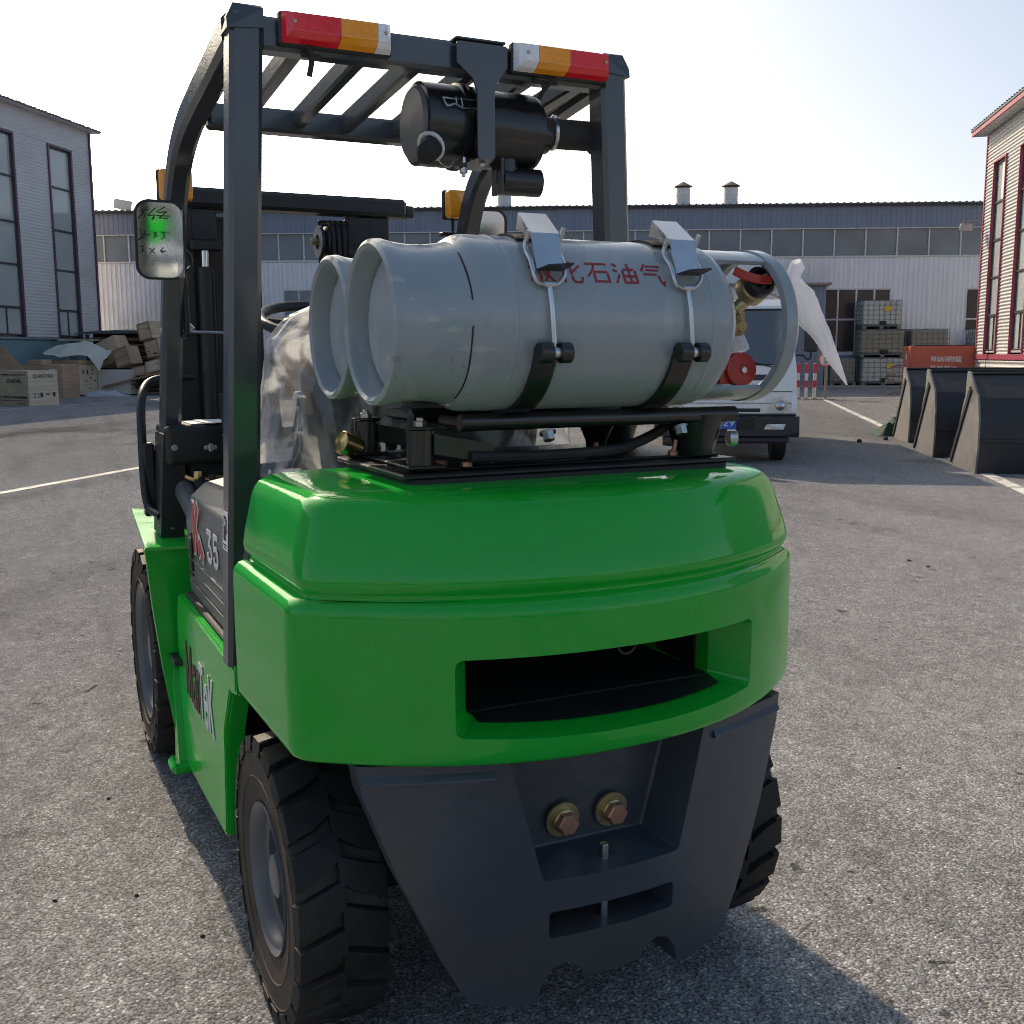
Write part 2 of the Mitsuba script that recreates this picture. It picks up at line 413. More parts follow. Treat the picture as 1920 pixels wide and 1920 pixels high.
# ---------------------------------------------------------------- strokes for stencilled characters
GL = {
 '石': [[(.05,.9),(.95,.9)],[(.42,.88),(.3,.6),(.03,.3)],[(.32,.46),(.32,.05)],[(.34,.52),(.9,.52)],[(.9,.46),(.9,.05)],[(.4,.1),(.82,.1)]],
 '气': [[(.3,.98),(.05,.62)],[(.32,.87),(.95,.87)],[(.28,.68),(.85,.68)],[(.12,.48),(.72,.48)],[(.78,.42),(.8,.2),(.93,.02),(.99,.18)]],
 '油': [[(.05,.95),(.2,.8)],[(0,.65),(.15,.55)],[(.02,.05),(.22,.42)],[(.4,.62),(.4,.05)],[(.44,.67),(.62,.67)],[(.74,.67),(.9,.67)],[(.95,.62),(.95,.05)],[(.68,.95),(.68,.12)],[(.46,.36),(.62,.36)],[(.74,.36),(.9,.36)],[(.46,.08),(.9,.08)]],
 '化': [[(.35,.95),(.05,.5)],[(.22,.62),(.22,.02)],[(.95,.78),(.5,.38)],[(.55,.95),(.55,.5)],[(.55,.3),(.55,.12),(.65,.04),(.9,.04),(.97,.25)]],
 '液': [[(.05,.95),(.2,.8)],[(0,.65),(.15,.55)],[(.02,.05),(.22,.42)],[(.6,.98),(.68,.9)],[(.32,.82),(.98,.82)],[(.48,.74),(.3,.45)],[(.42,.5),(.42,.02)],[(.7,.74),(.55,.48)],[(.66,.62),(.9,.62),(.58,.03)],[(.62,.4),(.98,.02)]],
 '移': [[(.38,.95),(.1,.88)],[(.02,.68),(.45,.68)],[(.24,.9),(.24,.02)],[(.22,.62),(.02,.25)],[(.27,.6),(.43,.42)],[(.7,.95),(.52,.72)],[(.65,.85),(.9,.85),(.55,.5)],[(.78,.55),(.55,.28)],[(.73,.45),(.97,.45),(.5,.0)]],
 '动': [[(.08,.85),(.42,.85)],[(.02,.6),(.48,.6)],[(.25,.6),(.1,.15),(.42,.22)],[(.36,.35),(.46,.08)],[(.5,.68),(.95,.68),(.9,.1),(.78,.08)],[(.72,.95),(.7,.5),(.48,.02)]],
 '消': [[(.05,.95),(.2,.8)],[(0,.65),(.15,.55)],[(.02,.05),(.22,.42)],[(.68,.98),(.68,.68)],[(.42,.92),(.5,.75)],[(.94,.92),(.84,.75)],[(.45,.66),(.45,.02)],[(.45,.66),(.92,.66),(.92,.05),(.8,.05)],[(.45,.45),(.92,.45)],[(.45,.25),(.92,.25)]],
 '防': [[(.08,.95),(.08,.02)],[(.08,.92),(.35,.92),(.2,.6),(.36,.4),(.25,.25)],[(.65,.98),(.7,.86)],[(.42,.78),(.98,.78)],[(.62,.78),(.6,.4),(.4,.02)],[(.6,.52),(.9,.52),(.86,.08),(.74,.06)]],
 '罐': [[(.12,.95),(.04,.7)],[(.1,.82),(.42,.82)],[(.02,.58),(.45,.58)],[(.24,.82),(.24,.12)],[(.06,.4),(.06,.1),(.42,.14)],[(.42,.42),(.42,.05)],[(.5,.9),(.98,.9)],[(.62,.98),(.62,.8)],[(.86,.98),(.86,.8)],[(.52,.68),(.72,.68)],[(.78,.68),(.98,.68)],[(.6,.55),(.48,.3)],[(.56,.42),(.56,0)],[(.56,.44),(.97,.44)],[(.56,.23),(.95,.23)],[(.56,.02),(.98,.02)],[(.77,.44),(.77,.02)]],
 '严': [[(.1,.92),(.9,.92)],[(.35,.92),(.35,.6)],[(.65,.92),(.65,.6)],[(.2,.8),(.27,.65)],[(.82,.8),(.73,.65)],[(.1,.58),(.92,.58)],[(.2,.58),(.18,.3),(.04,.02)]],
 '禁': [[(.05,.85),(.45,.85)],[(.25,.98),(.25,.55)],[(.22,.8),(.05,.6)],[(.28,.8),(.45,.65)],[(.55,.85),(.95,.85)],[(.75,.98),(.75,.55)],[(.72,.8),(.55,.62)],[(.78,.8),(.97,.6)],[(.2,.45),(.8,.45)],[(.05,.3),(.95,.3)],[(.5,.3),(.5,0)]],
}
def glyphs(text, h, w=0.09, gap=0.2, seg=3):
    "stroke lettering as a shapely shape; h = character height"
    out, x = [], 0.0
    for ch in text:
        for s in GL[ch]:
            out.append(LineString([((x + a) * h, b * h) for a, b in s]).buffer(w * h / 2, quad_segs=seg, cap_style='flat', join_style='mitre'))
        x += 1 + gap
    return unary_union(out)

def strokes(lines, w, d=0.0012, M=None):
    g = unary_union([LineString(l).buffer(w / 2, quad_segs=3) for l in lines])
    return ext(g, d, M)
pr('pale_glass', tint((0.40, 0.43, 0.42), 0.25, 0.5), 0.08, spec=0.6)
pr('valve_metal', tint((0.30, 0.23, 0.12), 0.2, 60.0), 0.4, metallic=0.9)
pr('loader_yellow', (0.62, 0.36, 0.02), 0.35)
# ================================================================ THE SETTING
scene['ground'] = {'type': 'rectangle', 'to_world': T().scale([500, 500, 1]), 'bsdf': {'type': 'ref', 'id': 'asphalt'}}
tag('ground', 'grey aggregate asphalt of the factory yard', kind='structure')

def line_mark(p, q, w, z=0.004):
    p, q = V(*p, 0), V(*q, 0)
    d = unit(q - p)
    n = V(-d[1], d[0], 0) * w / 2
    m = trimesh.Trimesh([p - n, q - n, q + n, p + n], [[0, 1, 2], [0, 2, 3]], process=False)
    m.apply_translation([0, 0, z])
    k = put('road_marking', m, 'road_paint', uv=np.array([[0, 0], [1, 0], [1, 1], [0, 1]]))
    return k
for a, b, w, l in [((9.62, 32.9), (4.55, 7.6), 0.15, 'long white parking line leading from the speed sign to the loader buckets'),
                   ((-7.2, 2.2), (-2.2, 24.0), 0.13, 'worn white line crossing the sunny yard left of the forklift'),
                   ((-16.4, 18.3), (-11.3, 36.6), 0.12, 'worn white line in the shade beside the heap of crates'),
                   ((9.3, 33.6), (17, 33.2), 0.12, 'thin worn white line across the yard behind the buckets'),
                   ((9.0, 29.0), (14, 28.7), 0.10, 'faint white line across the yard nearer the buckets')]:
    tag(line_mark(a, b, w), l, kind='structure')

B = rotz(math.radians(-2.5), (0, 45, 0))            # back hall: local x right, y away, z up

def ribbed(x0, x1, z0, z1, pitch=0.2, rib=0.028, top=0.035, base=0.05):
    "a vertical ribbed sheet panel; outside faces -y"
    n = max(1, int(round((x1 - x0) / pitch)))
    p = (x1 - x0 - 0.006) / n
    pts = [(x0 + 0.003, 0.0)]
    for i in range(n):
        c = x0 + 0.003 + (i + 0.5) * p
        pts += [(c - 0.042, 0), (c - top / 2, -rib), (c + top / 2, -rib), (c + 0.042, 0)]
    pts += [(x1 - 0.003, 0), (x1 - 0.003, base), (x0 + 0.003, base)]
    m = ext(Polygon(pts), z1 - z0)
    m.apply_translation([0, 0, z0])
    return m

def corrugated(x0, x1, z0, z1, pitch, amp=0.016, base=0.05):
    "horizontal corrugation as a prism along x; outside faces -y"
    zs = np.linspace(z0, z1, int((z1 - z0) / pitch * 6) + 2)
    pts = [(-amp * math.cos(2 * math.pi * z / pitch) - amp, z) for z in zs] + [(base, z1), (base, z0)]
    m = ext(Polygon(pts), x1 - x0, frame((x0, 0, 0), (0, 1, 0), (0, 0, 1)))
    return m

def window(parent, M, x0, x1, z0, z1, pane, framem, fw=0.06, y=0.02, rails=(), mull=(), nm='window'):
    k = put(nm, tr(cbox((x0, y + 0.02, z0), (x1, y + 0.035, z1), 0), M), pane, parent)
    bars = [((x0, y - 0.03, z0), (x0 + fw, y + 0.015, z1)), ((x1 - fw, y - 0.03, z0), (x1, y + 0.015, z1)),
            ((x0 + fw, y - 0.03, z1 - fw), (x1 - fw, y + 0.015, z1)), ((x0 + fw, y - 0.03, z0), (x1 - fw, y + 0.015, z0 + fw))]
    bars += [((x0 + fw, y - 0.025, r - fw / 2), (x1 - fw, y + 0.01, r + fw / 2)) for r in rails]
    bars += [((a - fw / 2, y - 0.02, za), (a + fw / 2, y + 0.012, zb)) for a, za, zb in mull]
    put('frame', tr(cat([cbox(a, b, 0.003) for a, b in bars]), M), framem, k)
    return k

# ---------------------------------------------------------------- back hall
bb = thing('factory_hall', 'long low white ribbed factory hall with blue grey fascia and window band', 'building')
def cols(x0, x1, step, cuts):
    xs = list(np.arange(x0, x1 - 0.2, step)) + [x1]
    xs = [x for x in xs if all(abs(x - c) > 0.15 for c in cuts)] + list(cuts)
    return sorted(xs)
holes = [(12.75, 15.62, 1.40, 4.05), (18.6, 20.1, 2.25, 4.03), (-9.6, -6.6, 2.2, 4.15), (-17.6, -16.6, 0, 0)]
xs = cols(-18.2, 21.0, 0.8, sorted({h for q in holes[:3] for h in q[:2]}))
for a, b in zip(xs[:-1], xs[1:]):
    zz = [(0.08, 5.27)]
    for h in holes[:3]:
        if a >= h[0] - 1e-6 and b <= h[1] + 1e-6:
            zz = [(0.08, h[2]), (h[3], 5.27)]
    for z0, z1 in zz:
        put('wall_panel', ribbed(a, b, z0, z1), 'wall_white', bb, M=B)
for a in np.arange(-18.2, 20.9, 0.8):
    put('fascia_panel', ribbed(a, a + 0.8, 6.46, 7.36, rib=0.02), 'wall_blue_grey', bb, M=B)
put('sill_trim', tr(cbox((-18.2, -0.06, 5.275), (21, 0.05, 5.345), 0.005), B), 'window_frame_white', bb)
edges = list(np.arange(-18.2, 7.6, 1.06)) + list(np.arange(8.15, 21.2, 1.27))
for a, b in zip(edges[:-1], edges[1:]):
    k = put('band_window', tr(cbox((a + 0.03, 0.10, 5.35), (b - 0.03, 0.115, 6.42), 0), B), 'dark_glass', bb)
    put('frame', tr(cbox((a - 0.028, 0.03, 5.35), (a + 0.028, 0.095, 6.42), 0.003), B), 'window_frame_white', k)
put('head_trim', tr(cbox((-18.2, -0.03, 6.42), (21, 0.12, 6.455), 0.003), B), 'window_frame_white', bb)
# roof sheet with a wavy eave edge
wx = np.linspace(-18.4, 21.0, 1200)
pts = [(x, 0.045 * max(0, math.cos(2 * math.pi * x / 0.27)) ** 3) for x in wx] + [(21.0, -0.05), (-18.4, -0.05)]
rm = ext(Polygon(pts), 12.0, frame((0, -0.25, 7.41), (1, 0, 0), (0, -0.03, 1), (0, 1, 0.03)))
put('roof', tr(rm, B), 'roof_dark', bb)
put('eave_gutter', tr(cbox((-18.3, -0.16, 7.30), (21, -0.06, 7.365), 0.01), B), 'roof_dark', bb)
# dark inside so that nothing shows through the joints, and the rest of the hall
put('inner_wall', tr(cat(cbox((-18.2, 0.13, 0), (21, 0.2, 7.36), 0), cbox((-18.2, 0.2, 0), (-18.0, 12, 7.2), 0), cbox((20.8, 0.2, 0), (21, 12, 7.2), 0), cbox((-18.2, 12, 0), (21, 12.2, 7.2), 0)), B), 'cabin_dark', bb)
window(bb, B, 12.75, 15.62, 1.40, 4.05, 'dark_glass_brown', 'window_frame_white', 0.07, rails=(2.78,), mull=[(13.46, 1.47, 3.98), (14.20, 1.47, 3.98), (14.93, 1.47, 3.98)])
window(bb, B, 18.6, 20.1, 2.25, 4.03, 'dark_glass_brown', 'window_frame_white', 0.07, rails=(2.78,))
window(bb, B, -9.6, -6.6, 2.2, 4.15, 'dark_glass', 'window_frame_white', 0.06, mull=[(-8.93, 2.26, 4.09), (-8.25, 2.26, 4.09), (-7.5, 2.26, 4.09)])
put('plinth', tr(cat(cbox((12.76, -0.10, 0.12), (21.0, -0.065, 1.33), 0.004)), B), 'plinth_blue', bb)
# porch in front of the door
pk = put('porch', tr(cat(ribbed(11.0, 12.72, 0.1, 4.10, rib=0.015), cbox((11.0, 0.05, 0.1), (12.7, 1.0, 4.10), 0.01)), B @ at(0, -1.05, 0)), 'wall_blue_grey', bb)
put('porch_wall', tr(cbox((8.6, -1.02, 0.1), (10.99, -0.1, 4.1), 0.01), B), 'wall_white', bb)
put('porch_roof', tr(cbox((8.4, -1.35, 4.105), (12.86, -0.03, 4.20), 0.01), B), 'rusty_pole', bb)
for x in (-0.30, 7.15, 9.12):
    v = thing('roof_vent', {-0.30: 'round white roof vent behind the elbow of the air cleaner', 7.15: 'left of the two round white roof vents with conical caps', 9.12: 'right of the two round white roof vents with conical caps'}[x], 'roof vent', 'round vents on the hall roof')
    M = B @ at(x, 0.9, 7.3)
    put('pipe', tr(lathe([(0, 0), (0.285, 0), (0.285, 0.3), (0.30, 0.31), (0.30, 0.33), (0.285, 0.34), (0.285, 0.62), (0.30, 0.63), (0.30, 0.65), (0.285, 0.66), (0.285, 0.90), (0.27, 0.91), (0, 0.91)], n=32), M), 'post_white', v, smooth=30)
    put('cap', tr(lathe([(0, 1.0), (0.37, 0.97), (0.38, 0.985), (0.05, 1.17), (0, 1.18)], n=24), M), 'wood_hat', v, smooth=30)
    put('strut', tr(cat([cyl((0.22 * c, 0.22 * s, 0.88), (0.24 * c, 0.24 * s, 1.0), 0.012, 6) for c, s in ((1, 0), (-1, 0), (0, 1), (0, -1))]), M), 'rusty_pole', v)
t = thing('roof_panel', 'pale flat panel tilted on a stand at the left end of the hall roof', 'panel')
M = B @ at(-16.45, 0.4, 7.42)
put('panel', tr(cbox((-0.38, 0, 0.12), (0.38, 0.05, 0.52), 0.01), M @ frame((0, 0, 0), (1, 0, -0.18), (0, 1, 0))), 'window_frame_white', t)
put('stand', tr(cat(cyl((-0.1, 0.1, 0), (0.0, 0.06, 0.3), 0.015, 6), cyl((0.12, 0.1, 0), (0.0, 0.06, 0.3), 0.015, 6)), M), 'rusty_pole', t)
sl = put('pavement', tr(cbox((8.4, -2.3, -0.3), (21, -0.02, 0.11), 0.015), B), 'concrete')
tag(sl, 'raised concrete strip along the foot of the hall', kind='structure')

# ---------------------------------------------------------------- left hall
A10 = math.radians(10)
aw = V(math.sin(A10), math.cos(A10), 0)
LB = frame((-16.85, 44.0, 0), aw, (-math.cos(A10), math.sin(A10), 0))
lb = thing('grey_hall', 'tall grey corrugated hall with dark framed windows at the left edge', 'building')
wins = [(-2.80, -1.30), (-6.75, -4.90), (-10.6, -8.8), (-14.5, -12.7), (-18.4, -16.6), (-22.3, -20.5)]
xe = 0.0
for a, b in wins:
    put('wall_sheet', corrugated(b, xe, 2.12, 9.32, 0.12, 0.007), 'wall_grey', lb, M=LB)
    xe = a
put('wall_sheet', corrugated(-45, xe, 2.12, 9.32, 0.12, 0.007), 'wall_grey', lb, M=LB)
put('upper_sheet', corrugated(-45, 0, 9.325, 10.22, 0.12, 0.007), 'wall_grey', lb, M=LB)
for a, b in wins:
    for z0, z1 in ((7.76, 9.2), (6.17, 7.76), (4.68, 6.17), (3.17, 4.68)):
        window(lb, LB, a + 0.06, b - 0.06, z0 + 0.003, z1 - 0.003, 'pale_glass', 'window_frame_dark', 0.035, y=0.05)
    window(lb, LB, a + 0.06, b - 0.06, 2.18, 3.165, 'pale_glass', 'window_frame_dark', 0.05, y=0.05, mull=[((a + b) / 2, 2.23, 3.11)])
    put('window_trim', tr(cat(cbox((a - 0.04, -0.06, 2.12), (a + 0.055, 0.06, 9.3), 0.01), cbox((b - 0.055, -0.06, 2.12), (b + 0.04, 0.06, 9.3), 0.01), cbox((a + 0.056, -0.06, 9.22), (b - 0.056, 0.06, 9.3), 0.01)), LB), 'trim_purple', lb)
put('corner_trim', tr(cbox((-0.02, -0.07, 2.1), (0.08, 0.1, 10.2), 0.01), LB), 'trim_purple', lb)
put('plinth', tr(cat(cbox((-45, -0.09, -0.1), (0.05, 0.1, 2.02), 0.02), cbox((-45, -0.16, 2.025), (0.08, 0.1, 2.10), 0.015)), LB), 'plinth_teal', lb)
put('inner_shell', tr(cat(cbox((-45, 0.3, 0), (-0.05, 0.4, 10.2), 0), cbox((-0.3, 0.11, 0), (-0.05, 15, 10.2), 0), cbox((-45, 15, 0), (0, 15.2, 10.2), 0), cbox((-45, 0.4, 0), (-44.8, 15, 10.2), 0)), LB), 'wall_grey', lb)
ys = np.linspace(-45.3, 0.35, 1100)
pts = [(x, 0.035 * max(0, math.cos(2 * math.pi * x / 0.22)) ** 2) for x in ys] + [(0.35, -0.05), (-45.3, -0.05)]
put('roof', tr(ext(Polygon(pts), 16.0, frame((0, -0.40, 10.30), (1, 0, 0), (0, -0.12, 1), (0, 1, 0.12))), LB), 'roof_dark', lb)
put('soffit', tr(cbox((-45.2, -0.36, 10.225), (0.32, 0.3, 10.25), 0.002), LB), 'wall_grey', lb)

# ---------------------------------------------------------------- right hall
RB = frame((15.43, 35.54, 0), -aw, (math.cos(A10), -math.sin(A10), 0))
rb = thing('cream_hall', 'tall cream corrugated hall with crimson window frames at the right edge', 'building')
wins = [(1.05 + 2.84 * i, 2.39 + 2.84 * i) for i in range(6)]
xe = 0.0
for a, b in wins:
    put('wall_sheet', corrugated(xe, a, 1.34, 7.37, 0.105, 0.016), 'wall_cream', rb, M=RB)
    xe = b
put('wall_sheet', corrugated(xe, 26, 1.34, 7.37, 0.105, 0.016), 'wall_cream', rb, M=RB)
put('upper_sheet', corrugated(0, 26, 7.375, 8.32, 0.105, 0.016), 'wall_cream', rb, M=RB)
put('lower_sheet', corrugated(0, 26, 0.05, 1.175, 0.16, 0.026), 'wall_cream', rb, M=RB)
put('red_band', tr(cbox((-0.07, -0.08, 1.18), (26, 0.07, 1.335), 0.01), RB), 'trim_red', rb)
put('corner_trim', tr(cbox((-0.08, -0.05, 1.34), (0.025, 0.05, 8.28), 0.01), RB), 'trim_red', rb)
for a, b in wins:
    for z0, z1 in ((6.05, 7.26), (4.89, 6.05), (3.74, 4.89), (2.57, 3.74)):
        window(rb, RB, a + 0.035, b - 0.035, z0 + 0.003, z1 - 0.003, 'pale_glass', 'window_frame_dark', 0.025, y=0.04)
    window(rb, RB, a + 0.035, b - 0.035, 1.47, 2.565, 'pale_glass', 'window_frame_dark', 0.036, y=0.04, mull=[((a + b) / 2, 1.51, 2.53)])
    put('window_trim', tr(cat(cbox((a - 0.018, -0.075, 1.34), (a + 0.03, 0.07, 7.33), 0.008), cbox((b - 0.03, -0.075, 1.34), (b + 0.018, 0.07, 7.33), 0.008), cbox((a + 0.031, -0.075, 7.28), (b - 0.031, 0.07, 7.33), 0.008)), RB), 'trim_red', rb)
    put('window_sill', tr(cbox((a + 0.033, 0.0, 1.39), (b - 0.033, 0.13, 1.45), 0.01), RB), 'wall_cream', rb)
put('inner_shell', tr(cat(cbox((0.05, 0.30, 0), (26, 0.40, 8.28), 0), cbox((0.05, 0.06, 0), (0.3, 15, 8.28), 0), cbox((0, 15, 0), (26, 15.2, 8.28), 0), cbox((25.8, 0.4, 0), (26, 15, 8.28), 0)), RB), 'wall_cream', rb)
put('soffit', tr(cbox((-0.28, -0.42, 8.33), (26.4, 0.3, 8.355), 0.002), RB), 'roof_underside', rb)
put('fascia', tr(cbox((-0.30, -0.47, 8.325), (26.4, -0.425, 8.47), 0.008), RB), 'trim_red', rb)
ys = np.linspace(-0.35, 26.4, 900)
pts = [(x, 0.06 * max(0, math.cos(2 * math.pi * x / 0.25)) ** 2) for x in ys] + [(26.4, -0.06), (-0.35, -0.06)]
put('roof', tr(ext(Polygon(pts), 16.0, frame((0, -0.50, 8.53), (1, 0, 0), (0, -0.10, 1), (0, 1, 0.10))), RB), 'roof_dark', rb)
put('cable', tr(tube(curve([(1.78, -0.085, 1.9), (1.81, -0.09, 1.4), (1.62, -0.10, 1.1), (1.60, -0.10, 0.3)]), 0.010, 6), RB), 'dark_print', rb)
put('wall_vent', tr(cat([cbox((0.6, -0.085, 0.72 + 0.06 * i), (2.05, -0.06, 0.76 + 0.06 * i), 0.003) for i in range(4)]), RB), 'window_frame_dark', rb)
t = thing('wall_lamp', 'old floodlight on a rusty arm at the corner of the cream hall', 'lamp')
put('arm', tr(tube([(0.0, -0.04, 5.62), (-0.02, -0.60, 5.66), (-0.02, -0.68, 5.60)], 0.018, 8), RB), 'rusty_pole', t)
put('lamp_head', tr(cat(cbox((-0.11, -0.74, 5.33), (0.08, -0.36, 5.57), 0.03)), RB), 'galvanised', t)
put('glass', tr(cbox((-0.13, -0.72, 5.35), (-0.113, -0.38, 5.55), 0.004), RB), 'window_frame_white', t)

# an unseen hall added behind the viewer for reflections in mirrors and glossy paint
sh = thing('south_hall', 'unseen hall closing the yard behind the viewer, added for reflections', 'building')
S = rotz(math.pi + math.radians(6), (0, -34, 0))
for a in np.arange(-40, 40, 4.0):
    put('wall_panel', ribbed(a, a + 3.98, 0.08, 5.2, pitch=0.5), 'wall_blue_grey', sh, M=S)
    put('fascia_panel', ribbed(a, a + 3.98, 6.5, 7.6, pitch=0.5), 'wall_blue_grey', sh, M=S)
    put('band_window', tr(cbox((a + 0.05, 0.05, 5.22), (a + 3.93, 0.1, 6.48), 0), S), 'dark_glass', sh)
put('roof', tr(cbox((-41, -0.4, 7.61), (41, 14, 7.8), 0.01), S), 'roof_dark', sh)
# ================================================================ THE FORKLIFT
FK = rotz(0.4477, (0.2075, 1.8606, 0))      # forklift frame: X right, Y forward, Z up; origin on the ground below its rear
fl = thing('forklift', 'green gas powered forklift truck with dark grey overhead guard seen from behind', 'forklift')
def P(n, mesh, mat, parent=None, smooth=False): return put(n, mesh, mat, parent or fl, smooth, FK)

# ---- counterweight: rings of plan outlines
def outline(w, yr, sag, rc, yf, n=220):
    xs = np.linspace(-w, w, 61)
    ys = yr + sag * np.abs(xs / 0.58) ** 2.2
    p = Polygon([(-w, yf)] + list(zip(xs, ys)) + [(w, yf)])
    p = p.buffer(-rc, quad_segs=24).buffer(rc, quad_segs=24)
    q = Polygon([(-w, yf - rc - 0.01), (w, yf - rc - 0.01), (w, yf), (-w, yf)])
    p = unary_union([p, q])
    ring = np.array(p.exterior.coords)[:-1]
    if Polygon(ring).exterior.is_ccw is False: ring = ring[::-1]
    i = int(np.argmin(np.hypot(ring[:, 0] + w, ring[:, 1] - yf)))
    ring = np.roll(ring, -i, 0)
    L = LineString(np.vstack([ring, ring[:1]]))
    j = L.project(Point(w, yf))
    s = np.concatenate([np.linspace(0, j, n, endpoint=False), np.linspace(j, L.length, 40, endpoint=False)])
    return np.array([L.interpolate(t).coords[0] for t in s])
rings = []
def ring(z, ins, yr, sag=0.24, rc=0.11, yf=0.62):
    o = outline(0.565 - ins, yr, sag, rc, yf)
    rings.append(np.column_stack([o, np.full(len(o), z)]))
for z, i in ((0.662, 0.022), (0.664, 0.012), (0.669, 0.005), (0.678, 0.0015), (0.69, 0), (0.72, 0), (0.80, -0.001), (0.88, -0.0005), (0.925, 0.0), (0.935, 0.001), (0.944, 0.005), (0.951, 0.012), (0.955, 0.022)):
    ring(z, i, -0.022 + i, rc=0.055)
for z, i, y in ((0.956, 0.028, 0.004), (0.958, 0.032, 0.009), (0.962, 0.033, 0.010), (0.967, 0.031, 0.008), (0.972, 0.026, 0.003), (0.980, 0.021, 0.0), (0.992, 0.019, 0.0), (1.02, 0.023, 0.010), (1.05, 0.030, 0.022), (1.080, 0.0365, 0.034), (1.098, 0.0415, 0.0425), (1.110, 0.047, 0.050), (1.119, 0.055, 0.059), (1.126, 0.066, 0.071), (1.1305, 0.080, 0.087), (1.134, 0.100, 0.109), (1.136, 0.130, 0.142), (1.137, 0.18, 0.19)):
    ring(z, i, y, sag=0.22, rc=0.075 + 0.2 * max(0, z - 0.99), yf=0.60)
n = len(rings[0])
v = np.vstack(rings)
f = []
for a in range(len(rings) - 1):
    for q in range(n):
        r = (q + 1) % n
        f += [[a * n + q, a * n + r, (a + 1) * n + r], [a * n + q, (a + 1) * n + r, (a + 1) * n + q]]
for a, o in ((0, 0), (len(rings) - 1, 1)):
    c = len(v)
    v = np.vstack([v, rings[a].mean(0)])
    for q in range(n):
        r = (q + 1) % n
        f.append([c, a * n + q, a * n + r] if o else [c, a * n + r, a * n + q])
cw = trimesh.Trimesh(v, f, process=False)
if cw.volume < 0: cw.invert()
sp = trimesh.creation.uv_sphere(1.0, count=[10, 20]).vertices
def blob_hull(corners): return hull(np.vstack([sp * r + V(*c) for c, r in corners]))
pocket = blob_hull([((s * 0.443, -0.16, z), 0.022) for s in (-1, 1) for z in (0.706, 0.842)] + [((s * 0.260, 0.105, z), 0.014) for s in (-1, 1) for z in (0.742, 0.840)])
pocket2 = blob_hull([((s * 0.258, y, z), 0.012) for s in (-1, 1) for y in (0.05, 0.50) for z in (0.742, 0.840)])
cw = diff(cw, pocket, pocket2)
cw = trimesh.Trimesh(cw.vertices, cw.faces)
ROT = rotz(math.radians(1.5))
cw.apply_transform(ROT)
k = P('counterweight', cw, 'green_paint', smooth=32)
P('inner_shroud', cat(cbox((-0.262, 0.40, 0.735), (0.262, 0.45, 0.85), 0.002), cbox((-0.268, 0.16, 0.733), (-0.262, 0.44, 0.85), 0.001), cbox((0.262, 0.16, 0.733), (0.268, 0.44, 0.85), 0.001), cbox((-0.262, 0.14, 0.846), (0.262, 0.40, 0.850), 0.001), cbox((-0.262, 0.112, 0.7315), (0.262, 0.40, 0.7345), 0.001)), 'black_satin')  # shroud at the back; black sides, top and floor deepen the slot shade
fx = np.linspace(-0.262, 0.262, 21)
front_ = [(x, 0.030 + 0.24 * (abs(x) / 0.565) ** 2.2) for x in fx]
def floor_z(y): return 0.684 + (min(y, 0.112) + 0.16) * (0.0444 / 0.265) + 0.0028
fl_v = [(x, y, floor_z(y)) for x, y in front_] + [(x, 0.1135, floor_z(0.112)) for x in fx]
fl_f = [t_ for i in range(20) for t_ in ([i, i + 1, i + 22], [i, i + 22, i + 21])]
P('slot_floor', trimesh.Trimesh(fl_v, fl_f, process=False), 'black_satin', k)  # black sheet stands for shade on the green slot floor
P('exhaust_pipe', cat(lathe([(0.021, 0), (0.026, 0), (0.026, 0.28), (0.021, 0.28), (0.021, 0)], (0.10, 0.16, 0.807), (-0.1, 1, 0), 24)), 'black_satin', smooth=30)
P('hook', cbox((-0.075, 0.13, 0.815), (-0.06, 0.145, 0.852), 0.002), 'casting_grey')

# ---- grey tail casting
def tail_y(x): return 0.26 * x * x
tail = Polygon([(-0.470, 0.655), (0.470, 0.655), (0.462, 0.60), (0.405, 0.44), (0.325, 0.26), (0.285, 0.185), (0.20, 0.165), (0.158, 0.165), (0.148, 0.205), (0.128, 0.232), (0.10, 0.24), (0.075, 0.226), (0.06, 0.205), (0.0, 0.200),
                (-0.06, 0.205), (-0.075, 0.226), (-0.10, 0.24), (-0.128, 0.232), (-0.148, 0.205), (-0.158, 0.165), (-0.20, 0.165), (-0.285, 0.185), (-0.325, 0.26), (-0.405, 0.44), (-0.462, 0.60)])
def loft_xz(poly, y0, y1, ch=0.012, xmax=0.505):
    body = ext(poly, y1 - y0, frame((0, y1, 0), (1, 0, 0), (0, 0, 1)))
    return body
tb = loft_xz(tail, 0.03, 0.42)
tb.merge_vertices()
tb = unman(man(tb).refine_to_length(0.03))
# bevelled leg faces, curved in plan: the rear skin falls away to the sides
vv = np.array(tb.vertices)
rear = vv[:, 1] < 0.2
vv[rear, 1] = vv[rear, 1] + 0.50 * vv[rear, 0] ** 2 + 0.05 * np.clip((0.45 - vv[rear, 2]) / 0.28, 0, 1) ** 2 * 0.2
vv[:, 0] *= 1 - 1.1 * np.clip(vv[:, 1] - 0.10 - 0.5 * vv[:, 0] ** 2, 0, 0.3)
tb = trimesh.Trimesh(vv, tb.faces)
tb.merge_vertices()
rec = blob_hull([((s * 0.235, -0.08, 0.70), 0.012) for s in (-1, 1)] + [((s * 0.156, -0.08, 0.412), 0.012) for s in (-1, 1)] + [((s * 0.185, 0.145, 0.642), 0.008) for s in (-1, 1)] + [((s * 0.128, 0.145, 0.428), 0.008) for s in (-1, 1)])
rec2 = blob_hull([((s * 0.140, -0.08, z), 0.010) for s in (-1, 1) for z in (0.302, 0.338)] + [((s * 0.115, 0.20, z), 0.006) for s in (-1, 1) for z in (0.305, 0.342)])
